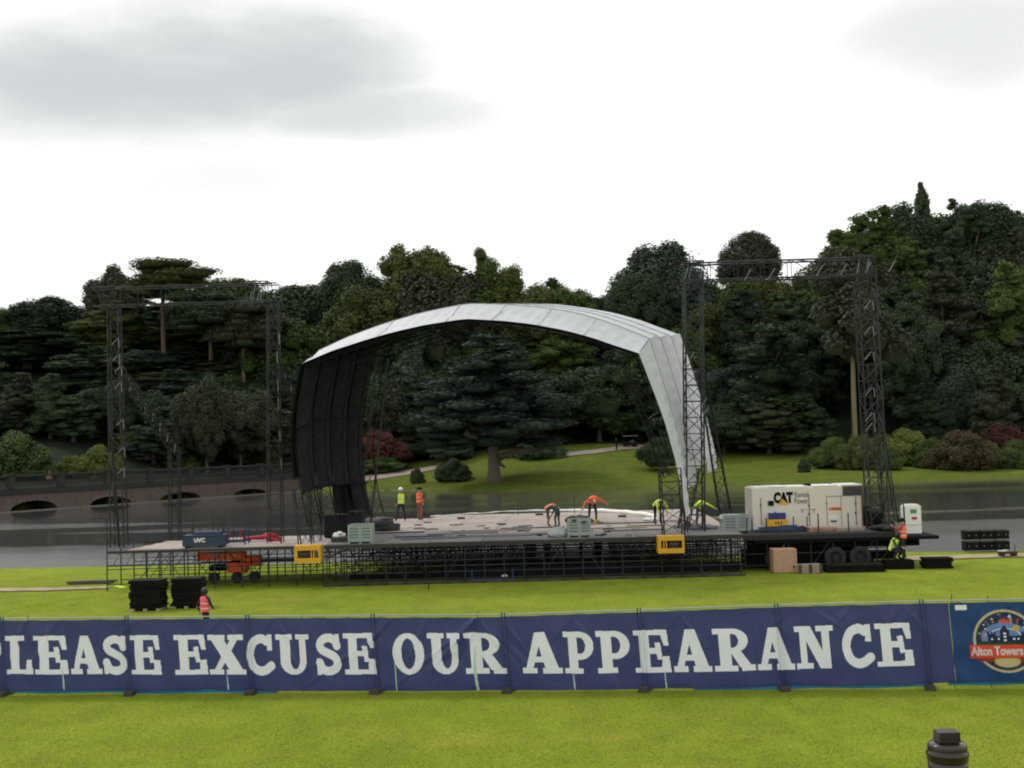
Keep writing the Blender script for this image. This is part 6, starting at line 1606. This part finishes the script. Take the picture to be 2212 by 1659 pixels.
# ================================================================== people
def fig(name, lab, loc, rz, J, top, legs, vest=None, hat=None, hair=None, arms=None, scale=1.0, head_r=.098, cloth_head=None, group=None, grp_hood=False):
    """J: joints in metres, local frame, front = -y."""
    t = thing('person', lab, 'person', loc, rz, group); t.scale = (scale,) * 3
    V = []; E = []; Rr = []; idx = {}
    def v(k, p, r, par=None):
        idx[k] = len(V); V.append(Vector(p)); Rr.append(r)
        if par is not None: E.append((idx[par], idx[k]))
    pel, spn, che, nek, hed = [Vector(J[k]) for k in ('pelvis', 'spine', 'chest', 'neck', 'head')]
    v('pelvis', pel, (.155, .115)); v('spine', spn, (.135, .105), 'pelvis'); v('chest', che, (.165, .12), 'spine'); v('neck', nek, (.058, .058), 'chest')
    v('head', hed, (.085, .098), 'neck'); v('crown', hed + (hed - nek).normalized() * .10, (.070, .08), 'head')
    fdir = Vector(J.get('face', (0, -1, 0))); v('nose', hed + fdir * .10 + Vector((0, 0, -.01)), (.018, .018), 'head')
    seg = [('pelvis', 'spine', 't'), ('spine', 'chest', 't'), ('chest', 'neck', 't'), ('neck', 'head', 's'), ('head', 'crown', 's'), ('head', 'nose', 's')]
    for s_ in ('l', 'r'):
        sh, el_, wr, ha = [Vector(J[k + '_' + s_]) for k in ('shoulder', 'elbow', 'wrist', 'hand')]
        v('sh' + s_, sh, (.062, .062), 'chest'); v('el' + s_, el_, (.046, .046), 'sh' + s_); v('wr' + s_, wr, (.031, .031), 'el' + s_); v('ha' + s_, ha, (.036, .022), 'wr' + s_)
        seg += [('chest', 'sh' + s_, 't'), ('sh' + s_, 'el' + s_, 'a'), ('el' + s_, 'wr' + s_, 'a'), ('wr' + s_, 'ha' + s_, 's')]
        d = (ha - wr).normalized(); side = d.cross(Vector((0, 1, .1))).normalized()
        for q in range(5):
            o_ = (q - 1.5) * .021 if q < 4 else -.045
            l_ = [.075, .085, .08, .06, .045][q]; st_ = ha + side * o_ * .8 - (d * .035 if q == 4 else Vector())
            v('f%d%s' % (q, s_), st_ + d * l_ * .5 + side * o_ * .4, (.0095, .0095), 'ha' + s_); v('g%d%s' % (q, s_), st_ + d * l_ + side * o_ * .2 + Vector((0, -.014, 0)), (.008, .008), 'f%d%s' % (q, s_))
            seg.append(('ha' + s_, 'g%d%s' % (q, s_), 's'))
        hp, kn, an, to = [Vector(J[k + '_' + s_]) for k in ('hip', 'knee', 'ankle', 'toe')]
        v('hp' + s_, hp, (.092, .095), 'pelvis'); v('kn' + s_, kn, (.064, .064), 'hp' + s_); v('an' + s_, an, (.047, .05), 'kn' + s_); v('to' + s_, to, (.042, .032), 'an' + s_)
        seg += [('pelvis', 'hp' + s_, 'l'), ('hp' + s_, 'kn' + s_, 'l'), ('kn' + s_, 'an' + s_, 'l'), ('an' + s_, 'to' + s_, 'b')]
    me = bpy.data.meshes.new('body'); me.from_pydata([tuple(x) for x in V], E, []); me.update()
    o = link('body', me, t)
    sk_ = o.modifiers.new('skin', 'SKIN'); sk_.use_smooth_shade = True
    sl = me.skin_vertices[0].data
    for i, r_ in enumerate(Rr): sl[i].radius = r_; sl[i].use_root = (i == 0)
    ss = o.modifiers.new('sub', 'SUBSURF'); ss.levels = 1; ss.render_levels = 1
    bpy.context.view_layer.update()
    nm = bpy.data.meshes.new_from_object(o.evaluated_get(bpy.context.evaluated_depsgraph_get()))
    o.modifiers.clear(); o.data = nm
    nm.materials.clear()
    mats_ = {'t': top, 'a': arms or top, 's': skin, 'l': legs, 'b': blk}; keys = list(mats_)
    for k in keys: nm.materials.append(mats_[k])
    S = [(V[idx[a_]], V[idx[b_]], keys.index(c_)) for a_, b_, c_ in seg]
    for f in nm.polygons:
        c = f.center; best = 9; bi = 0
        for a_, b_, ki in S:
            d = b_ - a_; tt = max(0, min(1, (c - a_).dot(d) / (d.length_squared + 1e-9))); dd = (c - a_ - d * tt).length
            if dd < best: best = dd; bi = ki
        f.material_index = bi; f.use_smooth = True
    if vest:
        m = MB(); n = 16; L4 = [pel + (pel - spn).normalized() * .02, pel.lerp(spn, .5), spn, spn.lerp(che, .5), che, che.lerp(nek, .42), che.lerp(nek, .72)]
        rad = [(.190, .150), (.178, .142), (.170, .138), (.185, .145), (.205, .150), (.19, .135), (.11, .105)]
        ax = (Vector(J['shoulder_r']) - Vector(J['shoulder_l'])).normalized()
        vs_ = []
        for i, c in enumerate(L4):
            d = (L4[min(i + 1, 6)] - L4[max(i - 1, 0)]).normalized(); fr = ax.cross(d).normalized()
            for k in range(n): a_ = 2 * math.pi * k / n; vs_.append(c + ax * math.cos(a_) * rad[i][0] + fr * math.sin(a_) * rad[i][1])
        mv = MB(); mv.add(vs_, [(i * n + k, i * n + (k + 1) % n, (i + 1) * n + (k + 1) % n, (i + 1) * n + k) for i in range(6) for k in range(n)])
        vo = mv.build('vest', vest, t, smooth=True)
        for ba, bb in ((.9, 1.25), (2.7, 3.05)):
            vb = []
            for e in (ba, bb):
                i = int(e); f_ = e - i; c = L4[i].lerp(L4[i + 1], f_); rr0 = [rad[i][q] * (1 - f_) + rad[i + 1][q] * f_ + .006 for q in (0, 1)]
                d = (L4[i + 1] - L4[i]).normalized(); fr = ax.cross(d).normalized()
                for k in range(n): a_ = 2 * math.pi * k / n; vb.append(c + ax * math.cos(a_) * rr0[0] + fr * math.sin(a_) * rr0[1])
            mb = MB(); mb.add(vb, [(k, (k + 1) % n, n + (k + 1) % n, n + k) for k in range(n)]); mb.build('reflective_band', refl, vo, smooth=True)
    hd = (hed - nek).normalized()
    def cap(nm_, m_, rx, ry, rz_, off, cut, brim=False, back=0.0):
        iv, itr = ico(); q = hd.to_track_quat('Z', 'Y'); mb = MB()
        pts = [(hed + hd * off + q @ Vector((p[0] * rx, p[1] * ry, p[2] * rz_ if p[2] > cut else cut * rz_)) - fdir * back) for p in iv]
        mb.add(pts, [tuple(f) for f in itr]); o2 = mb.build(nm_, m_, t, smooth=True)
        if brim:
            b2 = MB(); ring = []
            for rr_ in (1.0, 1.22):
                for k in range(18): a_ = 2 * math.pi * k / 18; ring.append(hed + hd * (off + .0) + q @ Vector((math.cos(a_) * rx * rr_, math.sin(a_) * ry * rr_, cut * rz_ + (.004 if rr_ == 1 else -.004))))
            b2.add(ring, [(k, (k + 1) % 18, 18 + (k + 1) % 18, 18 + k) for k in range(18)]); b2.build('brim', m_, o2)
    if hat: cap('hard_hat' if hat is not hairm and hat is not blk else 'cap', hat, .132, .15, .135, .045, -.15, brim=True)
    if hair: cap('hair', hair, .112, .125, .15, .015, -.75, back=.028)
    return t
def base(**kw):
    J = dict(pelvis=(0, 0, .96), spine=(0, .01, 1.14), chest=(0, .0, 1.34), neck=(0, 0, 1.52), head=(0, -.01, 1.63),
             shoulder_l=(-.19, 0, 1.43), elbow_l=(-.25, .03, 1.16), wrist_l=(-.26, -.05, .93), hand_l=(-.26, -.07, .85),
             shoulder_r=(.19, 0, 1.43), elbow_r=(.25, .03, 1.16), wrist_r=(.26, -.05, .93), hand_r=(.26, -.07, .85),
             hip_l=(-.10, 0, .92), knee_l=(-.11, -.03, .5), ankle_l=(-.12, .02, .09), toe_l=(-.13, -.14, .035),
             hip_r=(.10, 0, .92), knee_r=(.11, -.03, .5), ankle_r=(.12, .02, .09), toe_r=(.13, -.14, .035))
    J.update(kw); return J
def bent(k=1.0):
    return base(pelvis=(0, .12, .90), spine=(0, -.04, 1.04), chest=(0, -.24, 1.08), neck=(0, -.42, 1.02), head=(0, -.52, .95), face=(0, -.5, -.8),
                shoulder_l=(-.20, -.30, 1.07), elbow_l=(-.30, -.38, .80), wrist_l=(-.20, -.50, .55), hand_l=(-.18, -.53, .47),
                shoulder_r=(.20, -.30, 1.07), elbow_r=(.30, -.38, .80), wrist_r=(.18, -.50, .55), hand_r=(.15, -.53, .47),
                hip_l=(-.10, .10, .86), knee_l=(-.16, .0, .47), ankle_l=(-.17, .06, .09), toe_l=(-.19, -.1, .035),
                hip_r=(.10, .10, .86), knee_r=(.16, .0, .47), ankle_r=(.17, .06, .09), toe_r=(.19, -.1, .035))
def spread():
    J = bent(); J.update(elbow_l=(-.42, -.36, .92), wrist_l=(-.55, -.45, .72), hand_l=(-.58, -.48, .64), elbow_r=(.42, -.36, .95), wrist_r=(.55, -.42, .85), hand_r=(.62, -.45, .82)); return J
def crouch():
    return base(pelvis=(0, .1, .42), spine=(0, .04, .58), chest=(0, -.06, .76), neck=(0, -.14, .92), head=(0, -.2, 1.01),
                shoulder_l=(-.19, -.08, .84), elbow_l=(-.28, -.22, .62), wrist_l=(-.16, -.42, .55), hand_l=(-.12, -.48, .52),
                shoulder_r=(.19, -.08, .84), elbow_r=(.28, -.22, .62), wrist_r=(.16, -.42, .55), hand_r=(.12, -.48, .52),
                hip_l=(-.10, .08, .40), knee_l=(-.22, -.34, .52), ankle_l=(-.2, -.08, .1), toe_l=(-.21, -.25, .035),
                hip_r=(.10, .08, .40), knee_r=(.22, -.34, .5), ankle_r=(.2, -.06, .1), toe_r=(.21, -.23, .035))
PI = math.pi
# steward on the lawn, back to us and turned to the right
w_p = G(444, 1378); hz_ = at(444, 1270, w_p.y).z
fig('person', 'person with dark hair in a pink reflective vest walking on the lawn behind the banner', (w_p.x, w_p.y, ground(w_p.x, w_p.y)), PI - .7,
    base(elbow_l=(-.27, -.05, 1.18), wrist_l=(-.20, -.22, 1.02), hand_l=(-.16, -.28, 1.0), knee_r=(.11, -.12, .5), ankle_r=(.12, .02, .1), toe_r=(.13, -.13, .04), elbow_r=(.29, .10, 1.16), wrist_r=(.30, .04, .93), hand_r=(.30, .02, .85)), navy, navy, vest=hip_, hair=hairm, scale=(hz_) / 1.76)
# two workers standing at the back left of the deck
p = onz(867, 1126, DZ); fig('person', 'worker in a yellow vest and white hard hat standing with legs apart on the deck', (p.x, p.y, DZ), PI + .25,
    base(hip_l=(-.1, 0, .92), knee_l=(-.16, -.03, .5), ankle_l=(-.2, .02, .09), toe_l=(-.22, -.14, .035), knee_r=(.2, -.03, .5), ankle_r=(.28, .06, .09), toe_r=(.32, -.1, .035), elbow_l=(-.34, .0, 1.2), wrist_l=(-.3, -.2, 1.25), hand_l=(-.28, -.26, 1.3)), grey_c, navy, vest=hiy, hat=whitep, scale=1.13)
p = onz(907, 1124, DZ); fig('person', 'worker in an orange vest and dark cap standing beside the yellow-vested worker', (p.x, p.y, DZ), PI / 2 + .7,
    base(elbow_r=(.29, -.12, 1.18), wrist_r=(.24, -.34, 1.08), hand_r=(.22, -.41, 1.06)), redp, brown_c, vest=hio, hat=blk, scale=1.12)
p = onz(1281, 1127, DZ); fig('person', 'worker in an orange vest bent double over the deck near the white roll', (p.x, p.y, DZ), .15, spread(), hio, navy, vest=hio, arms=hio, scale=1.2)
o = boxo('yellow_tool_case', (p.x, p.y - .35, DZ + .06), (.7, .4, .12), yellowp, None); tag(o, 'flat yellow tool case at the feet of the bending orange worker', 'tool case')
p = onz(1186, 1137, DZ); fig('person', 'stooping worker in orange and brown left of the middle bin', (p.x, p.y, DZ), PI / 2, bent(), brown_c, brown_c, vest=hio, scale=1.0)
p = onz(1198, 1138, DZ); fig('person', 'stooping worker in dark teal clothes between the orange one and the middle bin', (p.x + .12, p.y - .1, DZ), PI * 1.3, bent(), teal_c, teal_c, hair=hairm, scale=1.0)
p = onz(1450, 1142, DZ); fig('person', 'worker in a yellow-green vest leaning inside the right front mast', (p.x - .25, p.y + 3.4, DZ), .5, bent(), navy, blk, vest=hiy, arms=hiy, scale=1.1)
p = onz(1534, 1147, DZ); fig('person', 'worker in a yellow-green jacket bending with arms spread by the right truss tower', (p.x, p.y + 2.9, DZ), .1, spread(), hiy, grey_c, vest=hiy, arms=hiy, scale=1.12)
p = at(1953, 1214, 57.6); o = boxo('step_case', (p.x - .25, 57.7, .22), (1.3, .7, .42), blackp, None); tag(o, 'black case on the grass that the two right-end workers stand on', 'case'); fig('person', 'worker in an orange vest and black helmet standing by the trailer end', (p.x, 57.6, .43), -2.2,
    base(elbow_r=(.3, -.12, 1.3), wrist_r=(.26, -.34, 1.45), hand_r=(.24, -.40, 1.5)), redc, navy, vest=hio, hat=blk, scale=1.1)
p = at(1934, 1212, 57.6); fig('person', 'crouched worker with yellow-green vest just left of the trailer-end worker', (p.x, 57.7, .43), .8, crouch(), navy, navy, vest=hiy, hair=hairm, scale=1.15)
# people far away
def far(px, py, rz_, lab, **kw):
    p = GT(px, py, 150); return fig('person', lab, p, rz_, base(), kw.pop('top'), kw.pop('legs'), **kw)
far(783, 1050, .4, 'distant person in red at the far water edge beside the black wall', top=redc, legs=redc, hair=hairm, scale=1.05)
far(782, 1030, 1.2, 'distant person in white and red on the lakeside path', top=whitep, legs=redc, hair=hairm)
far(1332, 974, 2.0, 'distant person in dark clothes standing on the far path', top=blk, legs=blk, hair=hairm, scale=1.1)
d_ = ray(131, 1002); q = B0 + bt * bu(131, 1010)[0] + bn * 2.2
t = fig('person', 'person in a pale pink top crossing the bridge at the far left', (q.x, q.y, zw + .55), 1.0, base(), mat('pale_pink_cloth', (.6, .3, .25), .7), navy, hair=hairm, scale=1.15)
# small buggy by the path
p = GT(1362, 966, 150); t = thing('golf_buggy', 'small pale-roofed buggy parked beside the far path', 'buggy', (p.x, p.y, p.z), .2)
m = MB(); m.box((0, 0, 1.95), (2.4, 1.3, .08)); m.build('roof', mat('pale_green_roof', (.25, .32, .25), .5), t)
m = MB(); m.box((0, 0, .55), (2.3, 1.2, .5)); m.build('body', blk, t, bevel=.08)
m = MB(); m.box((.25, 0, 1.0), (.6, 1.1, .4)); m.build('seat', grey_c, t)
for x in (-1.1, 1.1):
    for y in (-.55, .55): tubeo('roof_post', (x, y, .7), (x, y, 1.93), .03, steel, t, world=False)
for x in (-.8, .8):
    for y in (-.6, .6):
        m = MB(); m.tube([(x, y - .08, .25), (x, y + .08, .25)], .25, 12); m.build('wheel', rubber, t)
